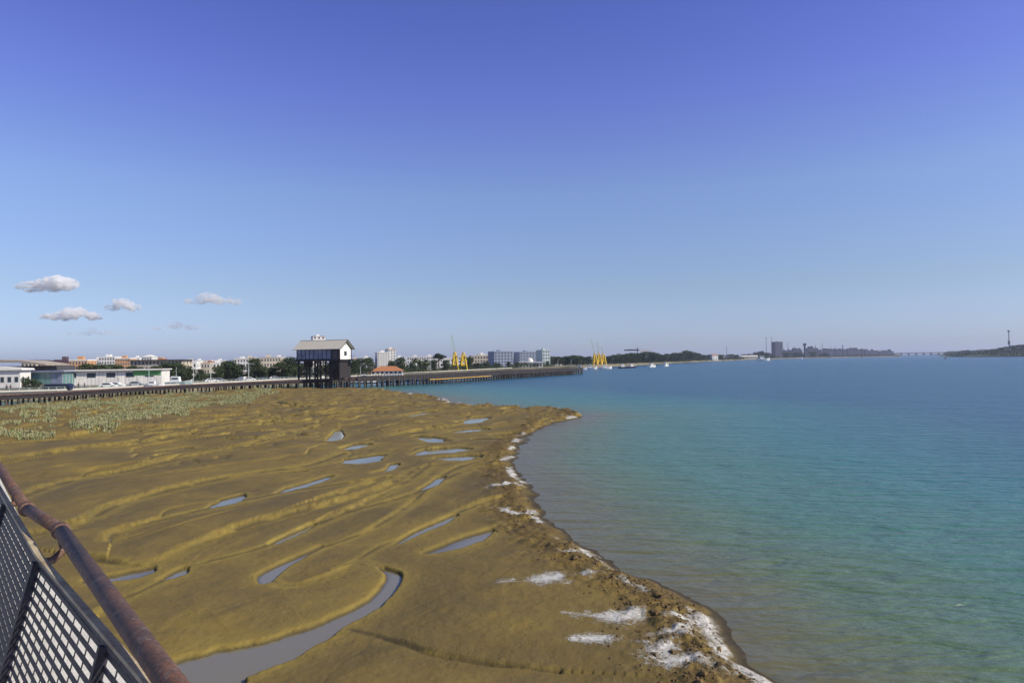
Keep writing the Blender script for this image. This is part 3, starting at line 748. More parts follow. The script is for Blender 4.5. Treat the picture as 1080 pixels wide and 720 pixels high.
# ------------------------------------------------------------------ buildings
def win_mesh(w_,h_):
    key=(round(w_,1),round(h_,1))
    if key in WM: return WM[key]
    mb=MB(); mb.box(-w_/2,w_/2,-.06,0,0,h_,0); mb.box(-w_/2+.12,w_/2-.12,-.09,-.06,.12,h_-.12,1)
    o=mb.build('window',[M['grey'],M['glass']]); me=o.data; bpy.data.objects.remove(o); WM[key]=me; return me
WM={}
BLD=[]
def building(name,label,x0,x1,ytop,Y,depth=12,yaw=0,wall='white',roof='flat',cols=5,floors=None,side_cols=3,gz=GZ,side_wall=None,roofm=None,cat='building',group=None,wins=True,extra=None):
    if gz==GZ: Y=max(Y,on_land(max(-90,x0))*1.01+6)
    W_=(x1-x0)/F*Y; Ht=P(x0,ytop,Y).z-gz; c=empty(name,((x0-540)/F*Y,Y,gz),yaw,label,cat,group)
    W_/=max(.6,math.cos(yaw)-math.sin(yaw)*((x0+x1)/2-540)/F)
    mb=MB(); mb.box(0,W_,0,depth,-1,Ht,0)
    if side_wall: mb.mi[-3]=1
    wl=mb.build('wall',[M[wall],M[side_wall or wall]],c)
    if roof=='flat':
        mb=MB(); 
        for a in ((-.1,W_+.1,-.12,.15),(-.1,W_+.1,depth-.15,depth+.1),(-.1,.15,.15,depth-.15),(W_-.15,W_+.1,.15,depth-.15)): mb.box(a[0],a[1],a[2],a[3],Ht+.001,Ht+.55)
        rf=mb.build('roof_parapet',M[roofm or wall],c)
        mb=MB(); mb.box(W_*.3,W_*.3+min(3,W_*.3),depth*.3,depth*.3+3,Ht+.001,Ht+1.9); mb.build('stair_head',M[wall],rf)
    elif roof=='gable':
        hh=min(depth,W_)*.22; n_='roof'
        mb=MB(); v=[(-.5,-.5,Ht),(W_+.5,-.5,Ht),(W_+.5,depth+.5,Ht),(-.5,depth+.5,Ht)]
        if W_>=depth: v+=[(-.5,depth/2,Ht+hh),(W_+.5,depth/2,Ht+hh)]; f=[(0,1,5,4),(2,3,4,5),(1,2,5),(3,0,4),(0,3,2,1)]
        else: v+=[(W_/2,-.5,Ht+hh),(W_/2,depth+.5,Ht+hh)]; f=[(0,1,4),(1,2,5,4),(2,3,5),(3,0,4,5),(0,3,2,1)]
        mb.add(v,f); rf=mb.build('roof',M[roofm or 'tile'],c)
        mb=MB(); mb.box(W_*.7,W_*.7+.8,depth*.4,depth*.4+.8,Ht+.05,Ht+hh+.8); mb.build('chimney',M[wall],rf)
    elif roof=='hip':
        hh=min(depth,W_)*.25; k=min(depth,W_)*.4
        mb=MB(); mb.add([(-.5,-.5,Ht),(W_+.5,-.5,Ht),(W_+.5,depth+.5,Ht),(-.5,depth+.5,Ht),(k,depth/2,Ht+hh),(W_-k,depth/2,Ht+hh)],[(0,1,5,4),(1,2,5),(2,3,4,5),(3,0,4),(0,3,2,1)])
        mb.build('roof',M[roofm or 'tile'],c)
    elif roof=='slab':
        mb=MB(); mb.box(-1,W_+1,-1,depth+1,Ht,Ht+.4); mb.build('roof',M[roofm or 'dkgrey'],c)
    if wins:
        fl=floors or max(1,int(Ht/3.1)); fh=Ht/fl; ww=min(1.8,W_/cols*.55); wh=min(1.7,fh*.55); me=win_mesh(ww,wh)
        for a in range(fl):
            for b_ in range(cols):
                o=bpy.data.objects.new('window',me); col.objects.link(o); o.parent=wl; o.location=(W_*(b_+.5)/cols,0,a*fh+fh*.3)
            for b_ in range(side_cols):
                o=bpy.data.objects.new('window',me); col.objects.link(o); o.parent=wl; o.location=(W_,depth*(b_+.5)/side_cols,a*fh+fh*.3); o.rotation_euler=(0,0,R(90))
    if extra: extra(c,wl,W_,Ht,depth)
    BLD.append((x0,x1,Y)); return c

# far left: white hall, big canopy roof, glazed halls
def curved(c,wl,W_,Ht,D):
    mb=MB(); pts=[]
    mb.prism([(-1,Ht),(W_+1,Ht),(W_+.6,Ht+.5),(W_*.7,Ht+1.1),(-1,Ht+1.5)],-.8,D+.5); mb.build('roof',M['white'],c)
building('white_hall','white rendered hall with a low curved roof at the far left behind the trestle',-70,22,391.5,204,6,R(9),'white','none',12,1,2,extra=curved)
cY=232; c=empty('canopy_roof_building',((-60-540)/F*cY,cY,GZ),0,'dark glazed terminal under a broad flat overhanging roof at the far left','building')
wX=(52+60)/F*cY; zt=P(0,382.5,cY).z-GZ
mb=MB(); mb.box(0,wX-4,0,20,-1,zt-1.2); wl=mb.build('wall',M['dkgrey'],c)
mb=MB(); mb.prism([(-1,zt+.2),(-1,zt+.9),(wX*.5,zt+1.1),(wX*.8,zt+.6),(wX+1,zt-.7),(wX+.9,zt-1.1),(wX*.75,zt)],-3,9); mb.build('roof',mat('sand_sheet_roof',(.42,.36,.28),.6,.1,1),c)
for k in range(8):
    mb=MB(); mb.box(1+k*3.4,1+k*3.4+2.6,-.07,0,zt*.35,zt-1.5); mb.build('window',M['glass'],wl)
def glz(c,wl,W_,Ht,D):
    for k in range(6):
        mb=MB(); mb.box(W_*k/6+.1,W_*(k+1)/6-.1,-.08,0,.6,Ht-.5); mb.build('glass_panel',M['teal'] if k<4 else M['blueshade'],wl)
    mb=MB()
    for k in range(5): mb.box(W_,W_+.08,D*k/5+.2,D*(k+1)/5-.2,.6,Ht-.5)
    mb.build('glass_panel',M['teal'],wl)
building('glass_hall','blue green glazed hall beside the white hall with the curved roof',30,66,392.5,216,8,0,'grey','slab',6,wins=False,roofm='blueshade',extra=glz)
def market(c,wl,W_,Ht,D):
    for k in range(5):
        x=W_*(k+.12)/5
        mb=MB(); mb.box(x,x+W_/5*.45,-.06,0,Ht*.52,Ht*.85,0); mb.build('window',[M['glass']],wl)
        mb=MB(); mb.box(x+W_/5*.62,x+W_/5*.86,-.08,0,0,Ht*.5); mb.build('door',M['white'],wl)
    mb=MB(); mb.box(W_*.7,W_*.99,-.1,-.02,Ht*.62,Ht*.95); mb.build('green_sign_panel',M['green'],wl)
    mb=MB()
    for k in range(26): mb.box(W_*k/26+.05,W_*k/26+.12,-.03,0,0,Ht)
    mb.build('wall_battens',M['grey'],wl)
    mb=MB(); mb.box(-.6,W_+.6,-1.2,D+.6,Ht,Ht+.35); mb.build('roof',M['white'],c)
building('market_hall','long low white panelled hall with green sign strip and pale doors on the quay',68,172,391.5,221,10,R(13),'white','none',wins=False,extra=market)

B=building
B('flat_roofed_house','cream house with dark flat roof rising just above the sandy canopy roof',22,38,380.5,330,12,R(12),'cream','slab',4)
B('flat_roofed_house','ochre house with dark sloping roof left of the dark maroon block',40,55,381,320,12,R(12),'orange','slab',4)
B('apartment_block','dark maroon apartment block left of the orange and white block',57,73,380.5,300,12,R(15),'purple','flat',5)
B('apartment_block','orange apartment block with white top floor beside the dark maroon block',72.5,92,380.5,290,12,R(15),'orange','flat',6,4,roofm='white')
B('apartment_block','white apartment block with flat parapet above the long quay hall',104,121,377,420,12,R(12),'white','flat',6,5)
B('apartment_block','orange and white apartment block right of the white parapet block',121,137,378.5,400,12,R(12),'orange','flat',6,5,roofm='white')
B('long_school','long beige block under a thin dark flat roof behind the boats',137,192,380.5,330,12,R(3),'beige','slab',14,3)
B('tower_block','pale block with a domed white top behind the long beige block',149,160,376.5,520,12,R(8),'white','hip',4,roofm='white')
B('apartment_block','small white block with stepped roof right of the long beige block',193,207,382,380,12,R(14),'white','flat',4)
B('apartment_block','low pinkish beige block between the white block and the tall round trees',209,221,383.5,400,12,R(14),'beige','flat',4)
B('apartment_block','white block just left of the first tall round tree',221,235,383,420,12,R(14),'white','flat',4)
B('apartment_block','white block peeping out between the two tall round trees',247,262,378.5,520,12,R(10),'white','flat',5)
B('apartment_block','pale beige block with grey roof beside the stilt house trees',272,296,377.5,470,12,R(12),'cream','flat',8,roofm='grey')
B('white_house','small white house seen between the legs of the stilt house',327,334,388,330,8,R(12),'white','flat',2)
B('white_tower','white tower with a reddish cap rising behind the roof of the stilt house',330,343,355,600,10,R(26),'white','flat',3,11,roofm='brick')
B('stepped_white_block','tall white stepped block between the stilt house and the tiled house',398,411,372,560,14,R(20),'white','flat',5,7)
B('apartment_block','orange topped upper wing of the tall white stepped block',409,417,368.5,590,14,R(20),'white','flat',3,7,roofm='orange')
B('tiled_house','low white house under an orange tiled hip roof right of the stilt house',391,424,391.5,290,9,R(6),'white','hip',7,1)
B('long_white_block','long white flat block behind the palms left of the yellow crane',429,452,376.5,640,14,R(8),'white','flat',9)
B('long_white_block','white flat block seen between the palms and the yellow crane',458,478,378,600,14,R(8),'white','flat',7)
B('beige_block','beige and white block right of the first yellow crane',497,521,375.5,620,14,R(12),'beige','flat',8)
B('apartment_tower','white apartment tower with blue grey shaded front right of the beige block',521,541,371,600,16,R(22),'blueshade','flat',6,5,side_wall='white')  # shade put into the front wall's colour, sunlit side left white
B('apartment_tower','broad white tower with a blue grey shaded front beside the pale green block',548,570,371.5,620,16,R(20),'blueshade','flat',7,5,side_wall='white')  # front painted in its shade tone, right end in white
B('apartment_tower','pale green and white block with a roof mast right of the broad shaded tower',572,580,369.5,560,14,R(20),'paleblue','flat',3,5,side_wall='white')
EX=[(97,104,379.5,430,'white','flat','narrow white block touching the left side of the white parapet block'),
 (139,147,377.5,540,'white','flat','small white block showing over the left end of the long beige block'),
 (163,172,378.8,560,'cream','gable','cream gabled house showing over the right half of the long beige block'),
 (205,212,380.8,480,'white','flat','small bright white block right of the small stepped white block'),
 (216,224,381.8,520,'white','gable','white gabled house right of the pinkish beige block'),
 (226,236,380.6,560,'white','flat','wide white block close left of the first tall round tree'),
 (258,268,377.6,560,'cream','flat','cream block partly behind the second tall round tree'),
 (288,300,376.8,600,'white','flat','white block left of the tallest tree by the stilt house'),
 (371,378,379.0,520,'cream','flat','cream block just right of the stilt house gable'),
 (381,392,377.5,560,'white','flat','white block left of the tall stepped white block'),
 (416,428,377.3,540,'white','flat','white block right behind the orange topped wing'),
 (449,458,375.8,680,'white','flat','white block behind the right end of the palm row'),
 (483,496,376.4,660,'white','flat','white block seen between the two cranes and the beige block'),
 (505,513,373.8,700,'white','flat','slim white block rising behind the beige block'),
 (541,549,375.6,640,'white','flat','white block filling the gap between the two shaded towers'),
 (583,592,378.8,620,'white','gable','white gabled house half hidden in the tree belt by the pale green block')]
for x0_,x1_,yt_,Y_,wm_,rf_,lb_ in EX: B('apartment_block' if rf_=='flat' else 'gabled_house',lb_,x0_,x1_,yt_,Y_,12,R(12),wm_,rf_,4)
def dome(c,wl,W_,Ht,D):
    mb=MB(); mb.lathe([(2.6,0),(2.6,1.6),(2.2,2.6),(1.2,3.3),(.1,3.6)],16,(W_*.5,D*.5,Ht)); mb.build('dome',M['white'],c,True)
    for k in range(7):
        mb=MB(); mb.box(W_*(k+.25)/7,W_*(k+.75)/7,-.07,0,.3,Ht*.7); mb.build('archway',M['glass'],wl)
B('arcaded_hall','low white arcaded hall with a small dome below the broad shaded tower',547,572,382.2,540,12,R(6),'white','slab',wins=False,roofm='white',extra=dome)
B('white_cottage','small white gabled house on the far shore among low trees',751,757,374.5,1150,8,R(15),'white','gable',2,2)
B('white_shed','long pale yellow boat shed on the far waterline',782,799,375.9,1250,10,0,'cream','gable',6,1,roofm='white',gz=2.2)
def mast_roof(hgt):
    def f(c,wl,W_,Ht,D):
        mb=MB(); mb.tube([(W_/2,D/2,Ht),(W_/2,D/2,Ht+hgt)],[.5,.2],6); mb.build('roof_mast',M['grey'],c)
    return f
ind='grey'; M['indblue']=mat('factory_blue_grey',(.055,.055,.10),.7,.15,.05)
B('tower_block','dark upright tower block on the far shore, the tallest there',817.5,825.5,360.5,1900,18,R(10),'indblue','flat',4,10,side_cols=2)
pm0=mat('stack_grey',(.09,.09,.13),.6)
for i,(a,b_,yt,lab) in enumerate([(826,835,369.5,'low dark block touching the right side of the far tower block'),(836,846,368.2,'dark block between the far tower block and the stubby silo'),(851,863,366.4,'broad dark block with a pale roof line right of the stubby silo'),(864,880,368.6,'long low dark plant building right of the broad dark block'),(881,893,367.8,'dark plant building under the thin chimney on the far shore'),(894,911,367.6,'long grey plant hall left of the thin far mast'),(912,926,369.0,'low grey plant hall right of the thin far mast'),(927,942,369.6,'low plant building at the end of the far bank by the bridge')]):
    def roofs(c,wl,W_,Ht,D,i=i):
        rr=random.Random(i*7+3)
        for k in range(5):
            x_=rr.uniform(.02,.85)*W_; w2=rr.uniform(.04,.14)*W_; h2=rr.uniform(1.5,7); mb=MB(); mb.box(x_,x_+w2,4+k*.3,D-4-k*.3,Ht+.002*k,Ht+h2); mb.build('roof_unit',M['indblue'],c)
        for k in range(2):
            x_=rr.uniform(.1,.9)*W_; mb=MB(); mb.tube([(x_,D/2,Ht),(x_,D/2,Ht+rr.uniform(7,15))],[.8,.5],6); mb.build('vent_stack',pm0,c)
    B('plant_building',lab,a,b_,yt+.8,2150+i*60,25,0,'indblue','flat',4,2,side_cols=0,group='plant buildings on the far shore',extra=roofs)
# silo, chimneys and masts
def pole(name,label,x,ytop,Y,r0,r1,m_,cat,gz=GZ,head=None,group=None):
    if gz==GZ and x<960: Y=max(Y,on_land(x)*1.01+3)
    z=P(x,ytop,Y).z-gz; c=empty(name,(XA(x,Y),Y,gz),0,label,cat,group)
    mb=MB(); mb.tube([(0,0,-1),(0,0,z)],[r0,r1],8); mb.build('shaft',m_,c)
    if head=='ball':
        mb=MB(); mb.lathe([(.1,z-1),(2,z-.4),(2.6,z+1),(2,z+2.2),(.1,z+3)],10); mb.build('round_head',m_,c)
        mb=MB(); mb.lathe([(1.2,z*.45),(2.2,z*.47),(2.2,z*.6),(1.2,z*.62)],8); mb.build('platform',m_,c)
    if head=='lamps':
        mb=MB(); mb.box(-2.2,2.2,-.4,.4,z-.3,z+.8); mb.build('lamp_rack',m_,c)
    if head=='silo':
        mb=MB(); mb.lathe([(r1,z),(r1*1.7,z+2),(r1*1.7,z+6),(.1,z+8)],10); mb.build('silo_head',m_,c)
    if head=='arm':
        mb=MB(); mb.beam((0,0,z),(1.6,-.3,z+.15),.08); mb.box(1.2,2.0,-.45,-.15,z+.05,z+.2); mb.build('lamp_head',m_,c)
    if head=='lattice':
        mb=MB()
        for k in range(int(z/3)): mb.beam((-r0,0,k*3),(r0,0,k*3+3),.15)
        mb.build('lattice',m_,c)
    return c
pm=mat('mast_grey',(.16,.16,.2),.6)
pole('silo','stubby dark silo with a wider head between the far plant blocks',848.5,364.5,1980,3.5,3,M['indblue'],'silo',head='silo')
pole('floodlight_mast','thin floodlight mast farthest from the far tower block',808,356,1850,.9,.6,pm,'mast',head='lamps')
pole('floodlight_mast','thin floodlight mast just left of the far tower block',813.5,356,1870,.9,.6,pm,'mast',head='lamps')
pole('chimney','dark thin chimney touching the left side of the far tower block',815.6,360.5,1880,1.3,1.1,M['indblue'],'chimney')
pole('mast','faint thin mast just right of the far tower block',830.5,361,2000,.7,.4,pm,'mast')
pole('mast','faint thin mast above the long low plant building',867,361,2050,.8,.5,pm,'mast')
pole('chimney','thin dark chimney with a knob over the far plant',888.5,364,2100,1.4,1.0,M['indblue'],'chimney',head='lamps')
pole('mast','short mast on the plant building left of the knobbed chimney',876,365.5,2080,.9,.6,pm,'mast')
pole('marker_post','reddish marker post standing in the water before the far plant',908.5,367,1700,1.2,.9,M['rust'],'post',gz=0)
pole('mast','thin mast among the low trees left of the pale boat shed',766,364.5,1200,.5,.3,pm,'mast')
pole('water_tower','tall thin tower with a round head above the right bank bushes',1064,349.5,1450,1.1,.8,pm,'tower',head='ball')
pole('lamp_post','pale tall lamp post behind the pier right of the tiled house',431,377,300,.16,.1,M['paleblue'],'lamp post',head='arm',group='lamp posts on the quay')
pole('lamp_post','pale tall lamp post beside the palms behind the pier',417,381,290,.14,.1,M['paleblue'],'lamp post',head='arm',group='lamp posts on the quay')
pole('lamp_post','pale lamp post among boats left of the round trees',204,387,235,.12,.08,M['paleblue'],'lamp post',head='arm',group='lamp posts on the quay')
pole('lamp_post','pale lamp post at the right end of the long quay hall',157,385,195,.12,.08,M['paleblue'],'lamp post',head='arm',group='lamp posts on the quay')
pole('lamp_post','pale lamp post left of the stilt house before round trees',298,384,262,.12,.08,M['paleblue'],'lamp post',head='arm',group='lamp posts on the quay')

for x_,yt_,lb_ in [(222,385,'thin pale lamp post beside the pinkish beige block'),(262,384,'thin pale lamp post between the two tall round trees'),(380,384,'thin pale lamp post right of the stilt house gable'),(454,379,'thin pale lamp post left of the tall flat crowned pine'),(474,379,'thin pale lamp post right before the first yellow crane'),(505,380,'thin pale lamp post before the beige block'),(531,379.5,'thin pale lamp post before the white apartment tower'),(560,379,'thin pale lamp post before the arcaded hall'),(588,379,'thin pale lamp post right of the pale green block'),(602,379,'thin pale lamp post near the pier end')]:
    pole('lamp_post',lb_,x_,yt_,on_land(x_)+4,.15,.1,M['paleblue'],'lamp post',head='arm',group='lamp posts on the quay')
# ------------------------------------------------------------------ cranes
def crane(label,x,ytop,Y,wpx,boom=None,cat='crane'):
    Y=max(Y,on_land(x)*1.01+8)
    Hh=P(x,ytop,Y).z-GZ; Wd=wpx/F*Y; c=empty('harbour_crane',(XA(x,Y),Y,GZ),R(10),label,cat,'yellow harbour cranes')
    for sx_ in (-1,1):
        for sy_ in (-1,1):
            mb=MB(); mb.beam((sx_*Wd*.5,sy_*Wd*.4,0),(sx_*Wd*.22,sy_*Wd*.2,Hh*.72),.85 if Y<500 else 1.2); mb.build('leg',M['yellow'],c)
    mb=MB(); mb.box(-Wd*.42,Wd*.42,-Wd*.35,Wd*.35,Hh*.26,Hh*.38); mb.build('cross_frame',M['yellow'],c)
    mb=MB(); mb.box(-Wd*.36,Wd*.36,-Wd*.3,Wd*.3,Hh*.5,Hh*.86); hs=mb.build('machine_house',M['yellow'],c)
    mb=MB(); mb.box(Wd*.05,Wd*.28,-Wd*.3-.06,-Wd*.3,Hh*.66,Hh*.78); mb.build('window',M['glass'],hs)
    mb=MB(); mb.beam((-Wd*.25,0,Hh*.84),(0,0,Hh*1.02),.6); mb.beam((Wd*.25,0,Hh*.84),(0,0,Hh*1.02),.6); mb.build('a_frame',M['yellow'],c)
    if boom:
        bx,by=boom; e=P(bx,by,Y+2)-Vector((XA(x,Y),Y,GZ)); e=Matrix.Rotation(-R(10),3,'Z')@e
        a=Vector((Wd*.1,0,Hh*.8)); mb=MB(); o_=Vector((.7,0,0))
        mb.beam(a-o_,e-o_*.4,.14); mb.beam(a+o_,e+o_*.4,.14)
        for k in range(10):
            p_=a.lerp(e,k/10); q_=a.lerp(e,(k+1)/10); mb.beam(p_-o_*.9 if k%2 else p_+o_*.9,q_+o_*.8 if k%2 else q_-o_*.8,.09)
        mb.build('boom',M['lime'],c)
    return c
crane('yellow harbour crane with pale lattice boom, left of the pair by the white block',479.5,371.5,400,6,(476.5,353.5))
crane('squat yellow harbour crane without raised boom, right of the pair by the white flat block',488.5,372,405,7,None)
crane('leftmost of the three yellow cranes in the tree belt',627,372.5,560,4.5,(623.5,358))
crane('middle one of the three yellow cranes in the tree belt',631.5,372,565,4.5,(629.5,361))
crane('rightmost of the three yellow cranes in the tree belt',636,372.8,570,4.5,(634,366))
c=empty('jib_crane',(XA(672,860),860,GZ),0,'dark blue horizontal jib crane rising over the tree belt','crane')
z=P(672,369,860).z-GZ
mb=MB(); mb.tube([(0,0,-1),(0,0,z+3.2)],[.7,.5],6); mb.build('mast',M['navy'],c)
mb=MB(); mb.box(-16.5,2,-.8,.8,z-.8,z+.7); mb.build('jib',M['navy'],c)
mb=MB(); mb.box(2,17,-.5,.5,z-1.1,z-.5); mb.build('counter_jib',M['yellow'],c)
mb=MB(); mb.beam((0,0,z+3),(-12,0,z+.6),.1); mb.beam((0,0,z+3),(15,0,z-.5),.1); mb.build('tie_rods',M['navy'],c)

# bridge across the far channel
by=3300; x0=XA(941,by); x1=XA(1000,by)
c=empty('road_bridge',(x0,by,0),0,'low grey road bridge on piers across the far river mouth','bridge')
mb=MB(); mb.box(0,x1-x0,0,12,10,14); mb.build('deck',M['indblue'],c)
for k in range(8):
    mb=MB(); xx=8+k*(x1-x0-16)/7; mb.box(xx-2.2,xx+2.2,1,11,-2,10); mb.build('pier_column',M['indblue'],c)

# ------------------------------------------------------------------ trees
def leaf_mat(name,c): return mat(name,c,.7,.28,.9,spec=.25,detail=2)
LM=[leaf_mat('leaf_dark',(.030,.052,.018)),leaf_mat('leaf_mid',(.050,.080,.024)),leaf_mat('leaf_olive',(.075,.090,.035)),leaf_mat('leaf_grey',(.075,.095,.06))]
def crown(lumps,nl,ls,rg,mi_w=(.5,.35,.15)):
    mb=MB(); tot=sum(l[3]**2 for l in lumps)
    for (cx_,cy_,cz_,r_,sq) in lumps:
        k=int(nl*r_*r_/tot)
        for _ in range(k):
            d=rg.normal(size=3); d/=np.linalg.norm(d); rr_=r_*(rg.random()**.28)*(1+.16*math.sin(d[0]*7+cx_)*math.cos(d[1]*6))
            p=Vector((cx_+d[0]*rr_,cy_+d[1]*rr_,cz_+d[2]*rr_*sq)); s_=ls*rg.uniform(.6,1.4)
            q=Matrix.Rotation(rg.uniform(0,6.3),3,Vector(rg.normal(size=3)).normalized())
            a=q@Vector((s_,0,0)); b_=q@Vector((0,s_*.7,0))
            mb.add([p-a,p-b_,p+a,p+b_],[(0,1,2,3)],int(rg.choice(3,p=mi_w)))
    return mb
def tree_proto(kind,seed):
    rg=np.random.default_rng(seed); c=empty(kind,(0,0,0))
    if kind=='round_tree':     # 8 m tall
        l=[(0,0,4.6,2.3,.9),(1.5,.4,4.0,1.5,.8),(-1.6,-.3,4.2,1.5,.8),(.3,-1.2,5.6,1.6,.8),(-.5,1.1,5.9,1.6,.8),(.9,.2,6.5,1.2,.9),(-1.1,-.6,6.1,1.0,.9),(.9,-.6,2.3,1.5,.8),(-1.0,.3,2.2,1.4,.8),(.1,.9,3.0,1.5,.9)]
        mb=MB(); mb.tube([(0,0,-.5),(.1,0,2),(0,.1,4.5)],[.3,.2,.1],6)
        for a in range(5): an=a*1.26; mb.tube([(0,0,2+.2*a),(1.3*math.cos(an),1.3*math.sin(an),4.2)],[.12,.05],5)
        mb.build('trunk',M['bark'],c); crown(l,2300,.22,rg).build('crown',[LM[0],LM[1],LM[2]],c)
    if kind=='spreading_tree':
        l=[(x_,y_,z_,r_,.7) for x_,y_,z_,r_ in [(0,0,4.8,2.2),(2.4,.5,4.3,1.6),(-2.5,.2,4.1,1.7),(1.2,-1.5,4.9,1.4),(-1.0,1.4,5.3,1.5),(-3.3,-.6,3.5,1.1),(3.4,-.4,3.6,1.0),(1.5,.2,2.0,1.5),(-1.4,-.2,1.9,1.5),(0,-.6,2.4,1.5),(2.6,.2,2.3,1.2),(-2.6,.1,2.2,1.2)]]
        mb=MB(); mb.tube([(0,0,-.5),(-.1,0,1.8),(0,.1,4.3)],[.32,.24,.1],6)
        for a in range(6): an=a*1.05; mb.tube([(0,0,1.7+.2*a),(2.0*math.cos(an),1.4*math.sin(an),4.1)],[.13,.05],5)
        mb.build('trunk',M['bark'],c); crown(l,2600,.22,rg,(.3,.4,.3)).build('crown',[LM[0],LM[1],LM[2]],c)
    if kind=='pine_tree':
        l=[(0,0,6.6,1.7,.45),(1.1,.2,6.1,1.2,.5),(-1.2,.1,6.2,1.3,.5),(.2,.9,7.0,1.0,.5),(-.3,-.8,5.6,1.0,.5),(.5,-.3,7.4,.7,.6)]
        mb=MB(); mb.tube([(0,0,-.5),(.15,0,3),(0,0,6.4)],[.24,.18,.1],6)
        for a in range(4): an=a*1.57; mb.tube([(0,0,4.6),(1.1*math.cos(an),1.1*math.sin(an),6)],[.1,.04],5)
        mb.build('trunk',M['bark'],c); crown(l,1500,.17,rg,(.8,.2,0)).build('crown',[LM[0],LM[1],LM[2]],c)
    if kind=='palm_tree':
        mb=MB(); mb.tube([(0,0,-.5),(.15,0,3),(.1,0,6)],[.26,.2,.18],7); mb.build('trunk',M['bark'],c)
        mb=MB()
        for a in range(30):
            an=a*2.4; el=rg.uniform(-.3,1.2); L_=rg.uniform(1.7,2.4); pv=Vector((.1,0,6)); dr=Vector((math.cos(an)*math.cos(el),math.sin(an)*math.cos(el),math.sin(el)))
            sd_v=Vector((-math.sin(an),math.cos(an),0))
            for k in range(6):
                nx=pv+dr*L_/6; dr=(dr+Vector((0,0,-.26))).normalized(); w0=.22*math.sin(math.pi*(k+.5)/6.5)+.05
                for sg in (-1,1): mb.add([pv,nx,nx+sd_v*sg*w0*1.5-Vector((0,0,w0*.8))+dr*.1,pv+sd_v*sg*w0*1.5-Vector((0,0,w0*.8))],[(0,1,2,3)],int(rg.integers(0,2)))
                pv=nx
        mb.build('crown',[LM[1],LM[2]],c)
    if kind=='shrub':
        l=[(0,0,1.2,1.4,.8),(1.4,.3,1.0,1.1,.8),(-1.5,0,.9,1.1,.8),(.5,-.4,1.9,.8,.8)]
        mb=MB(); 
        for a in range(5): an=a*1.26; mb.tube([(0,0,-.3),(.8*math.cos(an),.6*math.sin(an),1.2)],[.07,.03],5)
        mb.build('stem',M['bark'],c); crown(l,900,.17,rg,(.4,.4,.2)).build('foliage',[LM[0],LM[1],LM[2]],c)
    return c
protos={k:[tree_proto(k,i*10+j) for i in range(2)] for j,k in enumerate(['round_tree','spreading_tree','pine_tree','palm_tree','shrub'])}
PH={'round_tree':7.9,'spreading_tree':6.8,'pine_tree':8.1,'palm_tree':7.6,'shrub':2.6}
used={k:[False,False] for k in protos}; tn=0
def tree(kind,x,ytop,Y,label,group='trees along the quay',wide=1.0,gz=GZ):
    global tn; tn+=1
    if gz==GZ: Y=max(Y,on_land(x)*1.01+4)
    v=tn%2; h_=P(x,ytop,Y).z-gz; s_=h_/PH[kind]; loc=((x-540)/F*Y,Y,gz); rz=tn*1.7
    src=protos[kind][v]
    if not used[kind][v]:
        used[kind][v]=True; src.location=loc; src.rotation_euler=(0,0,rz); src.scale=(s_*wide,s_*wide,s_); tag(src,label,'shrub' if kind=='shrub' else 'tree',group)
    else:
        d=dup(src,loc,rz,(s_*wide,s_*wide,s_),label,group)
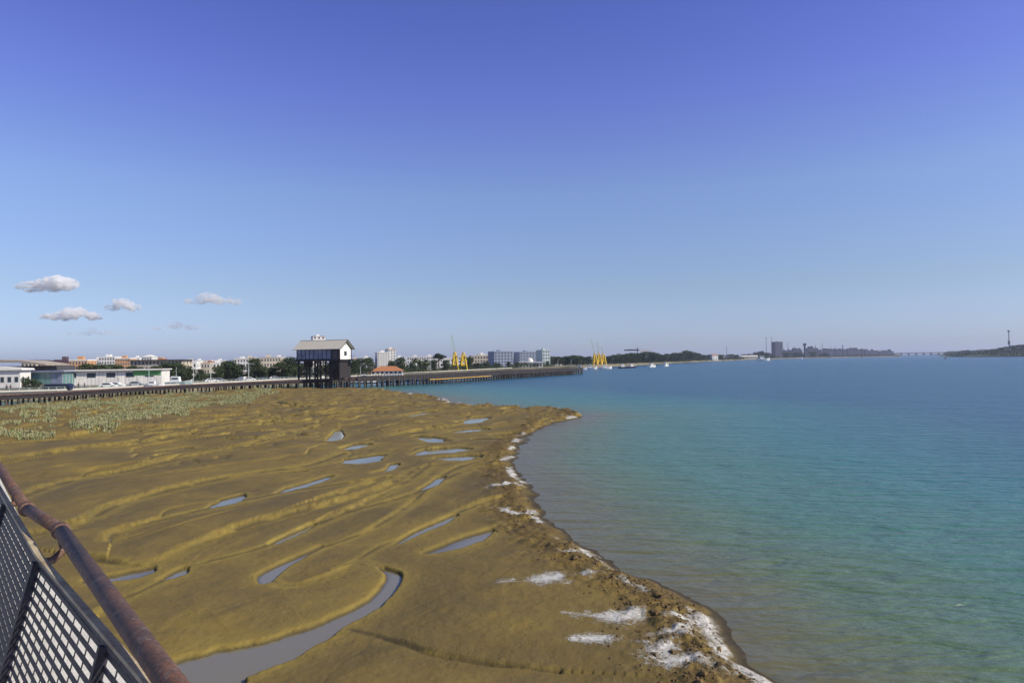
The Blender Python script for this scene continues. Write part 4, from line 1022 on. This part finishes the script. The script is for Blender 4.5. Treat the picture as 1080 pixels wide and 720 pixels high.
T=[
 ('round_tree',27,397,182,'small dark tree before the right end of the white curved roof hall',1),
 ('spreading_tree',35,399,183,'low spreading tree against the blue green glazed hall',1),
 ('round_tree',90,381.5,270,'dark tree just right of the orange block with white top floor',1.1),
 ('spreading_tree',100,383,265,'low spreading tree behind the left half of the long quay hall',1.4),
 ('spreading_tree',112,382,262,'broad tree below the white parapet block',1.5),
 ('round_tree',122,383,268,'broad tree below the orange and white block',1.4),
 ('round_tree',139,384,300,'dark tree at the left end of the long beige block',1.2),
 ('round_tree',147,386,290,'small round tree before the long beige block',1.1),
 ('spreading_tree',165,384.5,262,'dark tree at the right end of the long quay hall',1.3),
 ('round_tree',176,380.5,270,'tall dark tree above the white fishing boat',1.4),
 ('spreading_tree',186,381,275,'broad tree right above the white fishing boat cabin',1.4),
 ('spreading_tree',197,387,262,'low tree below the small stepped white block',1.3),
 ('round_tree',211,388,262,'low round tree before the pinkish beige block',1.1),
 ('spreading_tree',232,384,252,'tree leaning into the first tall round tree of the promenade',1.1),
 ('round_tree',241,378,255,'first tall round tree of the promenade left of the stilt house',1.25),
 ('spreading_tree',250,382,258,'lower tree between the two tall round trees',1.1),
 ('round_tree',268,375.5,258,'second tall round tree, with a pointed top',1.0),
 ('spreading_tree',277,385,256,'low tree before the pale beige block',1.1),
 ('round_tree',286,386,262,'small tree at the foot of the pale beige block',1.1),
 ('spreading_tree',297,380,256,'broad tree left of the stilt house',1.2),
 ('round_tree',306,374.5,254,'tallest tree touching the left end of the stilt house',1.2),
 ('spreading_tree',318,383,262,'tree seen through the left trestle of the stilt house',1.2),
 ('spreading_tree',338,385,265,'tree seen through the middle of the stilt house legs',1.2),
 ('round_tree',348,383,270,'tree seen left of the dark hut under the stilt house',1.2),
 ('round_tree',374,378,300,'tree just right of the stilt house gable',1.1),
 ('spreading_tree',382,376,310,'dark tree second from the stilt house gable',1.0),
 ('pine_tree',389,376,315,'pine before the left side of the stepped white block',1.2),
 ('round_tree',413,379,320,'dark tree between the stepped white block and the tiled roof',1.0),
 ('round_tree',422,375,330,'round tree above the right end of the tiled roof',1.0),
 ('palm_tree',437,377,330,'leftmost palm of the row behind the loading pier',1.1),
 ('palm_tree',443,378.5,332,'second palm of the row behind the loading pier',1.1),
 ('palm_tree',449,378,334,'third palm of the row behind the loading pier',1.1),
 ('round_tree',434,381,345,'dark tree behind the leftmost palm',1.1),
 ('spreading_tree',446,381,350,'broad dark tree behind the middle palms',1.2),
 ('pine_tree',463,371.5,345,'tall pine with a flat dark crown left of the first yellow crane',1.35),
 ('round_tree',457,378,350,'round tree left of the tall flat crowned pine',1.0),
 ('round_tree',470,378.5,360,'round tree right of the tall flat crowned pine',1.1),
 ('round_tree',495,375,420,'dark tree right of the squat yellow crane',.9),
 ('spreading_tree',502,382,440,'low tree before the left part of the beige block',1.3),
 ('spreading_tree',513,381.5,445,'low tree before the right part of the beige block',1.3),
 ('spreading_tree',524,382,450,'low tree at the foot of the white apartment tower',1.2),
 ('round_tree',536,380.5,455,'dark tree at the right foot of the white apartment tower',1.0),
 ('round_tree',545,381,460,'small tree between the white tower and the arcaded hall',1.0),
 ('round_tree',577,380.5,480,'small dark tree before the pale green block',1.0),
]
for k,x,yt,Y,lab,wd_ in T: tree(k,x,yt,Y,lab,wide=wd_)
belt1=[(584,374.5),(590,375),(596,374.5),(602,374),(608,373.5),(614,375),(620,374.5),(642,374.3),(648,373.5),(653,372.5)]
od=['first','second','third','fourth','fifth','sixth','seventh','eighth','ninth','tenth','eleventh','twelfth','thirteenth','fourteenth','fifteenth','sixteenth']
rg_=random.Random(5)
for i,(x,yt) in enumerate(belt1): tree(rg_.choice(['round_tree','spreading_tree']),x,yt+rg_.uniform(-.4,.4),560+rg_.uniform(0,60),'tree in the dark belt, %s to the right from the pale green block'%od[i],'trees in the belt behind the pier end',1.5)
belt2=[(659,371.8),(665,371.2),(671,371.5),(677,370.3),(683,370),(689,370.6),(695,372.5),(700,373.5),(706,372),(712,371),(718,371.2),(724,369),(730,370.8),(736,372.5)]
for i,(x,yt) in enumerate(belt2): tree(rg_.choice(['round_tree','spreading_tree']),x,yt+rg_.uniform(-.4,.4),640+(x-659)*2.0+rg_.uniform(0,50),'tree in the dark belt below the blue jib crane, %s from its mast side'%od[i],'trees in the belt below the jib crane',1.6)
belt3=[(743,373.8),(748,373.2),(760,373.3),(770,372.8),(776,373.5),(784,373),(790,372.5),(797,370.8),(802,369.5),(807,371),(812,372.5)]
for i,(x,yt) in enumerate(belt3): tree(rg_.choice(['round_tree','spreading_tree']),x,yt,(1180+(x-743)*4 if x<780 else 1320+(x-780)*10)+rg_.uniform(0,40),'low far tree, %s from the white gabled house towards the far tower block'%od[i] if x>757 else 'low far tree just left of the white gabled house, %s of two'%od[i],'low trees on the far shore',1.6)
for i,(x,yt) in enumerate([(829,370.8),(841,370.5),(857,370),(869,371.5)]): tree('spreading_tree',x,yt,1800+i*30,'dark tree before the far plant blocks, %s right of the far tower block'%od[i],'trees before the far plant',1.8)
rb=[(1003,369.9,1),(1010,369.3,1),(1018,368.9,1),(1026,368.6,1),(1034,368.2,1),(1042,367.4,1),(1050,367.3,3),(1056,365.6,8),(1062,364.8,9),(1069,363.4,9),(1075,362.6,9),(1082,362.0,9),(1090,363,9)]
for i,(x,yt,g_) in enumerate(rb):
    sh_=x<=1045
    tree('shrub' if sh_ else 'spreading_tree',x,yt,(2650-(x-1000)*22) if sh_ else 1385,('shrub' if sh_ else 'tree')+' on the right bank, %s in line from the bridge end'%od[i],'growth along the right bank',3.0 if sh_ else 1.3,gz=2.01 if sh_ else g_-1)
# scrub over the rise
rgs=np.random.default_rng(9); mb=MB()
for _ in range(6000):
    a=rgs.uniform(0,6.283); r_=rgs.random()**.5; x=1030+math.cos(a)*118*r_; y=1400+math.sin(a)*122*r_; z=1.2+8*(1-r_**2)**.8
    for q in range(2):
        p=Vector((x+rgs.normal()*1.5,y+rgs.normal()*1.5,z+rgs.uniform(0,3.2))); s_=rgs.uniform(.8,1.8); qm=Matrix.Rotation(rgs.uniform(0,6.3),3,Vector(rgs.normal(size=3)).normalized()); a_=qm@Vector((s_,0,0)); b_=qm@Vector((0,s_*.7,0))
        mb.add([p-a_,p-b_,p+a_,p+b_],[(0,1,2,3)],int(rgs.choice(3,p=(.5,.35,.15))))
tag(mb.build('rise_scrub',[LM[0],LM[1],LM[2]]),'dark scrub covering the low rise on the right bank','scrub',kind='stuff')
# woods and hedges too dense to tell apart
def wood(name,label,runs,seed,ls):
    rg=np.random.default_rng(seed); mb=MB()
    for (x0,x1,Y0,Y1,h0,n_) in runs:
        for _ in range(n_):
            t_=rg.random(); x=x0+(x1-x0)*t_; Y=Y0+(Y1-Y0)*t_+rg.uniform(-6,6)
            Y=max(Y,on_land(min(x,949))*1.01+5) if x<950 else Y
            X_=(x-540)/F*Y; hh=h0*(.62+.38*math.sin(X_*.11)*math.sin(X_*.043+1)+.25*math.sin(X_*.31)); hh=max(1.0,hh)
            r_=ls*(Y/400)**.5
            for q in range(16):
                z=GZ+hh*rg.random()**.8; p=Vector((X_+rg.normal()*1.6*(Y/400),Y+rg.normal()*1.5,z)); s_=r_*rg.uniform(.6,1.3)
                qm=Matrix.Rotation(rg.uniform(0,6.3),3,Vector(rg.normal(size=3)).normalized()); a=qm@Vector((s_,0,0)); b_=qm@Vector((0,s_*.7,0))
                mb.add([p-a,p-b_,p+a,p+b_],[(0,1,2,3)],int(rg.choice(3,p=(.5,.35,.15))))
    tag(mb.build(name,[LM[0],LM[1],LM[2]]),label,'woodland',kind='stuff')
wood('town_hedges','dense dark hedges and shrubs filling the ground between the town trees',[(85,135,262,268,4.2,170),(135,205,280,270,4.0,240),(205,312,262,268,3.4,300),(312,368,275,290,3.6,160),(370,432,325,345,3.6,180),(428,500,350,430,4.4,260),(495,582,445,520,3.6,260)],4,.34)
wood('distant_wood','dark distant wood running along the far shore behind the cranes and boats',[(580,660,680,800,5.5,420),(655,740,800,1060,6.5,520),(738,818,1180,1700,5.0,380),(818,945,1950,2300,8.0,420),(60,330,520,640,4.0,420),(330,580,560,700,4.0,420),(-60,80,420,520,4,150)],6,.42)
for k in protos:
    for v in (0,1):
        if not used[k][v]:
            for ch in list(protos[k][v].children): bpy.data.objects.remove(ch)
            bpy.data.objects.remove(protos[k][v])

# ------------------------------------------------------------------ vehicles, boats and people on the quay
def car_proto(body_m,van=False):
    c=empty('parked_car' if not van else 'parked_van',(0,0,0)); L_=4.3 if not van else 9.5; h1=.95 if not van else 2.6; h2=1.45 if not van else 2.9
    mb=MB()
    if van: mb.prism([(0,.4),(L_,.4),(L_,1.6),(L_-.5,h2-.3),(L_-1.2,h2),(.4,h2),(0,h2-.4)],0,2.2)
    else: mb.prism([(0,.35),(L_,.35),(L_,.75),(L_-.9,h1),(L_-1.7,h2),(1.0,h2),(.35,h1),(0,.85)],0,1.75)
    b_=mb.build('body',body_m,c)
    wd_=1.75 if not van else 2.2
    mb=MB(); 
    if van: mb.box(.5,L_-1.0,-.02,0,1.5,2.4)
    else: mb.add([(.65,-.02,h1),(L_-1.1,-.02,h1),(L_-1.75,-.02,h2-.1),(1.05,-.02,h2-.1)],[(0,1,2,3)])
    mb.build('side_window',M['glass'],b_)
    for xx in (.8,L_-.9):
        for yy in (0,wd_-.2):
            mb=MB(); mb.tube([(xx,yy-.03,.33),(xx,yy+.2,.33)],.33,10); mb.build('wheel',M['rubber'],c)
    return c
white_car=car_proto(M['boatwhite']); grey_car=car_proto(mat('silver_paint',(.35,.36,.38),.3)); dark_car=car_proto(mat('dark_paint',(.03,.03,.05),.25))
for pr in (white_car,grey_car,dark_car): tag(pr,'car','car','cars parked on the quay')
first={id(white_car):True,id(grey_car):True,id(dark_car):True}
def put_car(pr,x,dY,rz,label):
    Y=on_land(x)+dY; loc=((x-540)/F*Y,Y,GZ)
    if first.pop(id(pr),None): pr.location=loc; pr.rotation_euler=(0,0,rz); pr['label']=label
    else: dup(pr,loc,rz,1,label)
put_car(white_car,104,9,R(10),'white car parked before the middle of the long quay hall')
put_car(white_car,113,10,R(5),'white car parked nearest the right half of the long quay hall')
put_car(grey_car,134,12,R(15),'silver car parked before the green sign end of the quay hall')
put_car(white_car,216,12,R(30),'white car parked left of the first tall round tree')
put_car(grey_car,224,13,R(20),'silver car parked beside the first tall round tree')
put_car(white_car,256,10,R(20),'white car parked left of the two tall round trees gap')
put_car(white_car,262,14,R(160),'white car parked below the second tall round tree')
put_car(dark_car,272,12,R(20),'dark car parked behind the trestle below the second tall round tree')
put_car(white_car,284,10,R(30),'white car parked before the pale beige block')
put_car(white_car,329,9,R(10),'white car seen between the stilt house legs')
put_car(white_car,322,12,R(20),'white car seen through the left trestle of the stilt house')
put_car(grey_car,440,14,R(10),'silver car parked under the leftmost palm')
put_car(white_car,466,14,R(10),'white car parked under the tall flat crowned pine')
put_car(dark_car,505,14,R(10),'dark car parked before the beige block')
bus=car_proto(M['navy'],True); bus.name='parked_bus'; tag(bus,'dark blue coach parked before the blue green glazed hall','bus'); Yb=on_land(46)+3; bus.location=((46-540)/F*Yb,Yb,GZ); bus.scale=(.7,1,.6)

def boat(name,label,x,y,Y,L_,hull_m,rz=0,cabin=True,mast=0,z=-.1,group='boats'):
    c=empty(name,((x-540)/F*Y,Y,z),rz,label,'boat',group); wv_=L_*.16; hh=L_*.16
    sec=[(0,.75,.0),(.15,.95,0),(.45,1,0),(.75,.8,.04),(.93,.3,.12),(1.0,.03,.2)]
    v=[];f=[]
    for t_,wq,up in sec:
        xx=t_*L_; v+=[(xx,-wv_*wq*.5,-.3),(xx,-wv_*wq,hh*(1+up*3)),(xx,wv_*wq,hh*(1+up*3)),(xx,wv_*wq*.5,-.3)]
    for i in range(len(sec)-1):
        for a in range(3): f.append((i*4+a,(i+1)*4+a,(i+1)*4+a+1,i*4+a+1))
        f.append((i*4+3,(i+1)*4+3,(i+1)*4,i*4))
    f.append((0,1,2,3)); f.append(tuple(len(v)-4+a for a in (3,2,1,0)))
    mb=MB(); mb.add(v,f); mb.build('hull',hull_m,c)
    mb=MB()
    for i in range(len(sec)-1):
        for s_ in (-1,1):
            a=Vector((sec[i][0]*L_,s_*wv_*sec[i][1],hh*(1+sec[i][2]*3)+.05)); b_=Vector((sec[i+1][0]*L_,s_*wv_*sec[i+1][1],hh*(1+sec[i+1][2]*3)+.05)); mb.beam(a,b_,.07)
    mb.build('gunwale',M['boatwhite'],c)
    if cabin:
        mb=MB(); mb.prism([(L_*.22,hh),(L_*.55,hh),(L_*.52,hh+L_*.2),(L_*.24,hh+L_*.22)],-wv_*.6,wv_*.6); cb=mb.build('cabin',M['boatwhite'],c)
        mb=MB(); mb.box(L_*.27,L_*.50,-wv_*.6-.03,-wv_*.6,hh+L_*.1,hh+L_*.16); mb.build('cabin_window',M['glass'],cb)
    if mast: mb=MB(); mb.tube([(L_*.4,0,hh),(L_*.4,0,hh+mast)],[.09,.05],6); mb.build('mast',M['paleblue'],c)
    return c
boat('motor_boat','small white motor boat moored behind the trestle at the end of the quay hall',152,404,185,5.2,M['boatwhite'],R(8),True,0,2.2)
boat('fishing_boat','white fishing boat with pale green hull and mast behind the trestle',174,403,206,8.0,M['paleblue'],R(5),True,4.5,1.9)
boat('motor_boat','white cabin boat moored just right of the stilt house',375,394,262,8,M['boatwhite'],R(12),True,2.5,.6)
for i,(x,Y,lab) in enumerate([(606,520,'small white boat at the tip of the loading pier'),(617,535,'white boat moored below the leftmost of the three cranes'),(633,545,'small white boat moored below the three yellow cranes'),(652,560,'dark hulled boat moored right of the three cranes'),(662,575,'dark hulled boat below the end of the blue jib'),(684,600,'small white boat moored below the blue jib crane mast'),(700,640,'small white boat moored off the dip in the tree belt'),(845,1400,'lone white boat out before the far plant')]):
    boat('moored_boat',lab,x,0,Y-8,9 if i<7 else 13,M['navy'] if 'dark' in lab else M['boatwhite'],R(-15+i*11),True,3 if i%2 else 0,-.1,'boats moored beyond the pier')
boat('ferry','long low white ferry lying beside the pale boat shed',798,0,1180,22,M['boatwhite'],0,True,0,-.1)
c=empty('channel_buoy',(XA(996.5,1000),1000,0),0,'dark channel buoy floating before the right bank','buoy')
mb=MB(); mb.lathe([(0.1,-.5),(1.3,-.4),(1.4,.5),(.7,.9),(.4,2.4),(.1,2.6)],12); mb.build('float',M['rust'],c)
mb=MB(); mb.lathe([(.5,2.6),(.5,3.2),(.05,3.4)],8); mb.build('top_mark',M['rust'],c)

# quay railing
mb=MB()
fa=[Vector((p.x,p.y-.2,0)) for p in fw[1:9]]
rl=empty('quay_railing',(fa[0].x,fa[0].y,GZ),0,'pale metal railing along the edge of the promenade behind the trestle','railing')
o0=Vector((fa[0].x,fa[0].y,0)); posts=MB(); rails=MB()
for i in range(len(fa)-1):
    a,b_=fa[i]-o0,fa[i+1]-o0; Ls=(b_-a).length
    for z in (1.05,.6): rails.beam(a+Vector((0,0,z)),b_+Vector((0,0,z)),.05)
    k=0
    while k<Ls: q=a.lerp(b_,k/Ls); posts.box(q.x-.05,q.x+.05,q.y-.05,q.y+.05,0,1.05); k+=2
rails.build('rail',M['paleblue'],rl); tag(posts.build('posts',M['paleblue'],rl),kind='stuff')

def person(label,x,dY,top,legs,rz=0,walk=.25,gz=GZ,Y=None):
    Y=Y or on_land(x)+dY; 
    c=empty('person',((x-540)/F*Y,Y,gz),rz,label,'person','people on the promenade')
    V=[(0,0,.95),(0,0,1.2),(0,0,1.42),(0,0,1.52),(0,0,1.62),(0,0,1.74),
       (.1,0,.92),(.11,-walk*.4,.5),(.11,walk*.5,.06),(.12,-.16+walk*.5,.03),
       (-.1,0,.92),(-.11,-walk*.1,.5),(-.11,-walk*.6,.06),(-.12,-.16-walk*.6,.03),
       (.2,0,1.42),(.25,.06,1.12),(.26,-.1,.88),(-.2,0,1.42),(-.25,-.02,1.12),(-.26,-.16,.9)]
    E=[(0,1),(1,2),(2,3),(3,4),(4,5),(0,6),(6,7),(7,8),(8,9),(0,10),(10,11),(11,12),(12,13),(2,14),(14,15),(15,16),(2,17),(17,18),(18,19)]
    rad=[.15,.14,.15,.06,.10,.09,.1,.07,.05,.04,.1,.07,.05,.04,.07,.05,.04,.07,.05,.04]
    me=bpy.data.meshes.new('body'); me.from_pydata(V,E,[]); o=bpy.data.objects.new('body',me); col.objects.link(o)
    o.modifiers.new('skin','SKIN'); sb=o.modifiers.new('sub','SUBSURF'); sb.levels=1; sb.render_levels=1
    for i,r_ in enumerate(rad): me.skin_vertices[0].data[i].radius=(r_,r_*.8)
    me.skin_vertices[0].data[0].use_root=True
    bpy.context.view_layer.update(); dg=bpy.context.evaluated_depsgraph_get()
    m2=bpy.data.meshes.new_from_object(o.evaluated_get(dg)); m2.name='body'; bpy.data.objects.remove(o)
    o=bpy.data.objects.new('body',m2); col.objects.link(o); o.parent=c
    m2.materials.clear()
    for q in (legs,top,M['skin']): m2.materials.append(q)
    for pl in m2.polygons: pl.material_index=0 if pl.center.z<.95 else 1 if pl.center.z<1.46 else 2; pl.use_smooth=True
    mb=MB(); mb.lathe([(.105,1.66),(.12,1.74),(.10,1.82),(.02,1.86)],8); mb.build('hair',cl[0],c)
    return c
cl=[mat('dark_clothes',(.02,.02,.03),.9),mat('grey_clothes',(.10,.10,.12),.9),mat('maroon_clothes',(.10,.02,.03),.9),mat('denim',(.04,.06,.12),.9)]
for i,(x,dY,t1,l1,lab) in enumerate([(7,4,0,0,'person in dark clothes, leftmost on the promenade before the white hall'),(11,4.5,2,3,'person in a maroon top walking beside the leftmost person on the promenade'),(28,3,0,3,'person in dark clothes before the dark tree at the white hall end'),(45,2,0,0,'person in dark clothes standing in front of the dark blue coach'),(73,4,1,0,'person in grey top before the left end of the long quay hall'),(82.5,4,0,0,'person in dark clothes before the first window of the long quay hall'),(89,4,0,3,'person in dark top and blue trousers right beside the first pale door')]):
    person(lab,x,dY,cl[t1],cl[l1],i*1.3)

# ------------------------------------------------------------------ near railing
KS=1.6
DR=.5*KS; DK=H-1.72
pA=G(180,720,H-DR); pB=G(64,559,H-DR); rd=(pB-pA); rd.z=0; rd.normalize(); rn=Vector((rd.y,-rd.x,0))
base=rn*pA.dot(rn)
def rp(s,off=0,z=0): return base+rd*s+rn*off+Vector((0,0,z))
concm=mat('pale_footway_concrete',(.66,.64,.58),.9,.1,3,bump=.4,bscale=40)
E1=G(52,606,DK); E2=G(163,716,DK); E0=E2+(E2-E1)*4; E3=E1+rd*26
mb=MB(); back=-rn*4.5
poly=[E0,E2,E1,E3,E3+back,E1+back,E2+back,E0+back]
v=[(p.x,p.y,DK) for p in poly]+[(p.x,p.y,DK-.35) for p in poly]; n=8
mb.add(v,[(0,1,6,7),(1,2,5,6),(2,3,4,5),(15,14,9,8),(14,13,10,9),(13,12,11,10)]+[(i,i+n,(i+1)%n+n,(i+1)%n) for i in range(n)])
fw_=mb.build('footway',concm); tag(fw_,kind='structure')
rr0=rp(0,0,DK)
rail=empty('pier_railing',rr0,0,'rusty pipe handrail over a dark lattice panel leaning out from the footway','railing')
L0=lambda v: v-rr0
rustm=bpy.data.materials.new('rusty_pipe'); rustm.use_nodes=True; t=rustm.node_tree; b=t.nodes['Principled BSDF']
co=N(t,'ShaderNodeTexCoord').outputs['Object']
n1=noise(t,co,7,6,.7,.3); n2=noise(t,co,60,4,.7); n3=noise(t,co,22,5,.7)
cA=mixc(t,ramp_node(t,n1,[(.42,0),(.62,1)]),(.10,.058,.045),(.20,.09,.045))
cB=mixc(t,ramp_node(t,n3,[(.52,0),(.66,.8)]),cA,(.24,.19,.16))
cC=mixc(t,ramp_node(t,n2,[(.4,.55),(.6,0)]),cB,(.03,.02,.022))
t.links.new(cC,b.inputs['Base Color']); b.inputs['Roughness'].default_value=.72
bp=N(t,'ShaderNodeBump'); bp.inputs['Strength'].default_value=.8; bp.inputs['Distance'].default_value=.004; t.links.new(n2,bp.inputs['Height']); t.links.new(bp.outputs[0],b.inputs['Normal'])
zr_=H-DR
def gp(x,y,d): return G(x,y,H-d)
near_end=gp(64,559,DR); j2=gp(28,536,DR); f2_=gp(2,497,DR); fdir=(f2_-j2).normalized(); rr_=.033
mb=MB(); mb.tube([L0(near_end-rd*4.5),L0(near_end-rd*2),L0(near_end)],rr_,24); mb.build('handrail',rustm,rail,True)
mb=MB(); mb.tube([L0(near_end+rd*.02),L0(near_end.lerp(j2,.5)),L0(j2)],[rr_*.92]*3,20); mb.build('handrail',rustm,rail,True)
mb=MB(); mb.tube([L0(j2),L0(j2+fdir*2),L0(j2+fdir*14)],rr_*.92,18); mb.build('handrail',rustm,rail,True)
for k,(pt,dr) in enumerate(((near_end,rd),(j2,(fdir+rd)/2))):
    mb=MB(); mb.lathe([(0,-.045),(rr_+.005,-.045),(rr_+.009,-.01),(rr_+.008,.012),(rr_+.003,.04),(0,.04)],20)
    c_=mb.build('collar',rustm,rail,True); c_.location=L0(pt); c_.rotation_euler=dr.to_track_quat('Z','Y').to_euler()
lean=R(14); DT=.55*KS
blk=mat('black_flaking_paint',(.020,.018,.028),.6,.4,12,bump=.3,bscale=50)
topm=mat('bleached_frame_top',(.50,.43,.29),.8,.3,9,bump=.5,bscale=60,color2=(.30,.22,.14),lo=.4,hi=.7)
kink=gp(43,588,DT); HQ=.98
def panel(d,L_,label_posts,bw=.0165):
    d=d.copy(); d.z=0; d.normalize(); nn=Vector((d.y,-d.x,0)); 
    if nn.dot(Vector((1,1,0)))<0: nn=-nn
    dn=Vector((0,0,-1))*math.cos(lean)-nn*math.sin(lean); fn=nn*math.cos(lean)-Vector((0,0,1))*math.sin(lean)
    def lp(s,q,off=0): return kink+d*s+dn*q+fn*off-rr0
    def lbox(mb,s0,s1,q0,q1,f0,f1,mi=0):
        v=[lp(s,q,f) for s in (s0,s1) for q,f in ((q0,f0),(q0,f1),(q1,f1),(q1,f0))]
        mb.add(v,[(0,1,2,3),(7,6,5,4),(0,4,5,1),(1,5,6,2),(2,6,7,3),(3,7,4,0)],mi)
    mb=MB(); lbox(mb,0,L_,-.012,-.001,-.024,.006); mb.build('top_rail',topm,rail)
    mb=MB(); lbox(mb,0,L_,0,.022,-.012,.004); lbox(mb,0,L_,HQ-.04,HQ,-.012,.004); mb.build('panel_frame',blk,rail)
    for s_,w_ in label_posts:
        mb=MB(); lbox(mb,s_-w_,s_+w_,.022,HQ+.08,-.028,.004); po=mb.build('post',blk,rail)
        if w_>.02:
            hp_=near_end if s_<.2 else j2+fdir*(s_+.1)
            tgt=L0(hp_)-Vector((0,0,rr_)); a=lp(s_,.02,.01)
            mb=MB(); mb.tube([a,a+fn*.04+Vector((0,0,.01)),(a+tgt)/2+nn*.05-Vector((0,0,.012)),tgt+Vector((0,0,.01))],[.019,.018,.017,.018],8); mb.build('bracket',rustm,po,True)
    mb=MB(); q=.036
    while q<HQ-.05: lbox(mb,0,L_,q,q+bw,-.003,.002); q+=.042
    tag(mb.build('lattice_bars',blk,rail),kind='stuff')
    mb=MB(); s_=.06
    while s_<L_: lbox(mb,s_-.0025,s_+.0025,.022,HQ-.04,.002,.006); s_+=.123
    tag(mb.build('lattice_rods',blk,rail),kind='stuff')
s116=(gp(116,673,DT)-kink).length
panel(gp(157,720,DT)-kink,4.0,[(s116,.011),(s116+1.4,.011)])
panel(gp(10,532,DT)-kink,13,[(.0,.028)]+[(1.75*k,.024) for k in range(1,7)],.030)
# footing columns of the footway
for i,s in enumerate((-8,4,16,28)):
    mb=MB(); mb.tube([rp(s,-3.6,-2)-rp(s,-3.6,0),rp(s,-3.6,DK-.36)-rp(s,-3.6,0)],.35,14)
    o=mb.build('footway_column',concm); o.location=rp(s,-3.6,0); o['kind']='structure'

# ------------------------------------------------------------------ clouds
def cloudmat(dens,size):
    c=bpy.data.materials.new('cloud_vapour'); c.use_nodes=True; t=c.node_tree; t.nodes.remove(t.nodes['Principled BSDF'])
    v=t.nodes.new('ShaderNodeVolumePrincipled'); v.inputs['Color'].default_value=(1,1,1,1); v.inputs['Anisotropy'].default_value=.0
    g=N(t,'ShaderNodeNewGeometry').outputs['Position']; mpn=N(t,'ShaderNodeMapping'); mpn.inputs['Scale'].default_value=(.55,.55,1.3); t.links.new(g,mpn.inputs[0]); nz=noise(t,mpn.outputs[0],4.5/size,6,.62)
    mr=N(t,'ShaderNodeMapRange'); t.links.new(nz,mr.inputs[0]); mr.inputs[1].default_value=.47; mr.inputs[2].default_value=.66; mr.inputs[3].default_value=0; mr.inputs[4].default_value=dens
    t.links.new(mr.outputs[0],v.inputs['Density'])
    t.links.new(v.outputs[0],t.nodes['Material Output'].inputs['Volume']); return c
def cloud(label,x,y,wpx,hpx,dens,seed,Y=11000):
    rg=np.random.default_rng(seed); ctr=P(x,y,Y); W_=wpx/F*Y; Hh=hpx/F*Y; c=MB()
    import bmesh
    bm=bmesh.new()
    for k in range(26):
        u_=rg.uniform(-1,1); r_=Hh*rg.uniform(.22,.42)*(1-.6*abs(u_))**.6*1.15
        bz=Hh*.12+rg.random()*Hh*.55*max(0,1-abs(u_-.25*math.sin(seed))*1.4)
        mtx=Matrix.Translation((u_*W_*.5,rg.uniform(-.3,.3)*W_*.5,bz-Hh*.3))@Matrix.Diagonal((1.7*r_,1.7*r_,r_*.8,1))
        bmesh.ops.create_icosphere(bm,subdivisions=2,radius=1,matrix=mtx)
    me=bpy.data.meshes.new('cloud'); bm.to_mesh(me); bm.free()
    o=bpy.data.objects.new('cloud',me); col.objects.link(o)
    rm=o.modifiers.new('r','REMESH'); rm.mode='VOXEL'; rm.voxel_size=Hh/16
    tx=bpy.data.textures.new('lump','CLOUDS'); tx.noise_scale=Hh*.35; tx.noise_depth=3
    d_=o.modifiers.new('d','DISPLACE'); d_.texture=tx; d_.strength=Hh*.55; d_.mid_level=.5; d_.texture_coords='GLOBAL'
    o.location=ctr; o.data.materials.append(cloudmat(dens,Hh))
    tag(o,label,'cloud','small clouds low over the town')
cloud('brightest flat cloud, highest of the small clouds, over the left end of the town',53,299,54,17,.05,1)
cloud('small double cloud below the highest flat one',74,331,52,15,.04,2)
cloud('compact little cloud right of the small double cloud',131,322,26,13,.04,3)
cloud('thin wide cloud, rightmost of the small clouds',222,316,56,12,.024,4)
cloud('faint low cloud under the rightmost thin one',188,344,50,9,.011,5)
cloud('faintest wispy cloud just above the roofs under the double cloud',100,350,60,9,.006,6)

# ------------------------------------------------------------------ haze
hm=bpy.data.materials.new('haze_air'); hm.use_nodes=True; t=hm.node_tree; t.nodes.remove(t.nodes['Principled BSDF'])
v=t.nodes.new('ShaderNodeVolumePrincipled'); v.inputs['Density'].default_value=HAZE; v.inputs['Color'].default_value=(.72,.78,.98,1); v.inputs['Anisotropy'].default_value=.2
t.links.new(v.outputs[0],t.nodes['Material Output'].inputs['Volume'])
mb=MB(); mb.box(-9600,9600,-650,9600,-3.5,90); hz=mb.build('haze',hm); tag(hz,kind='stuff')
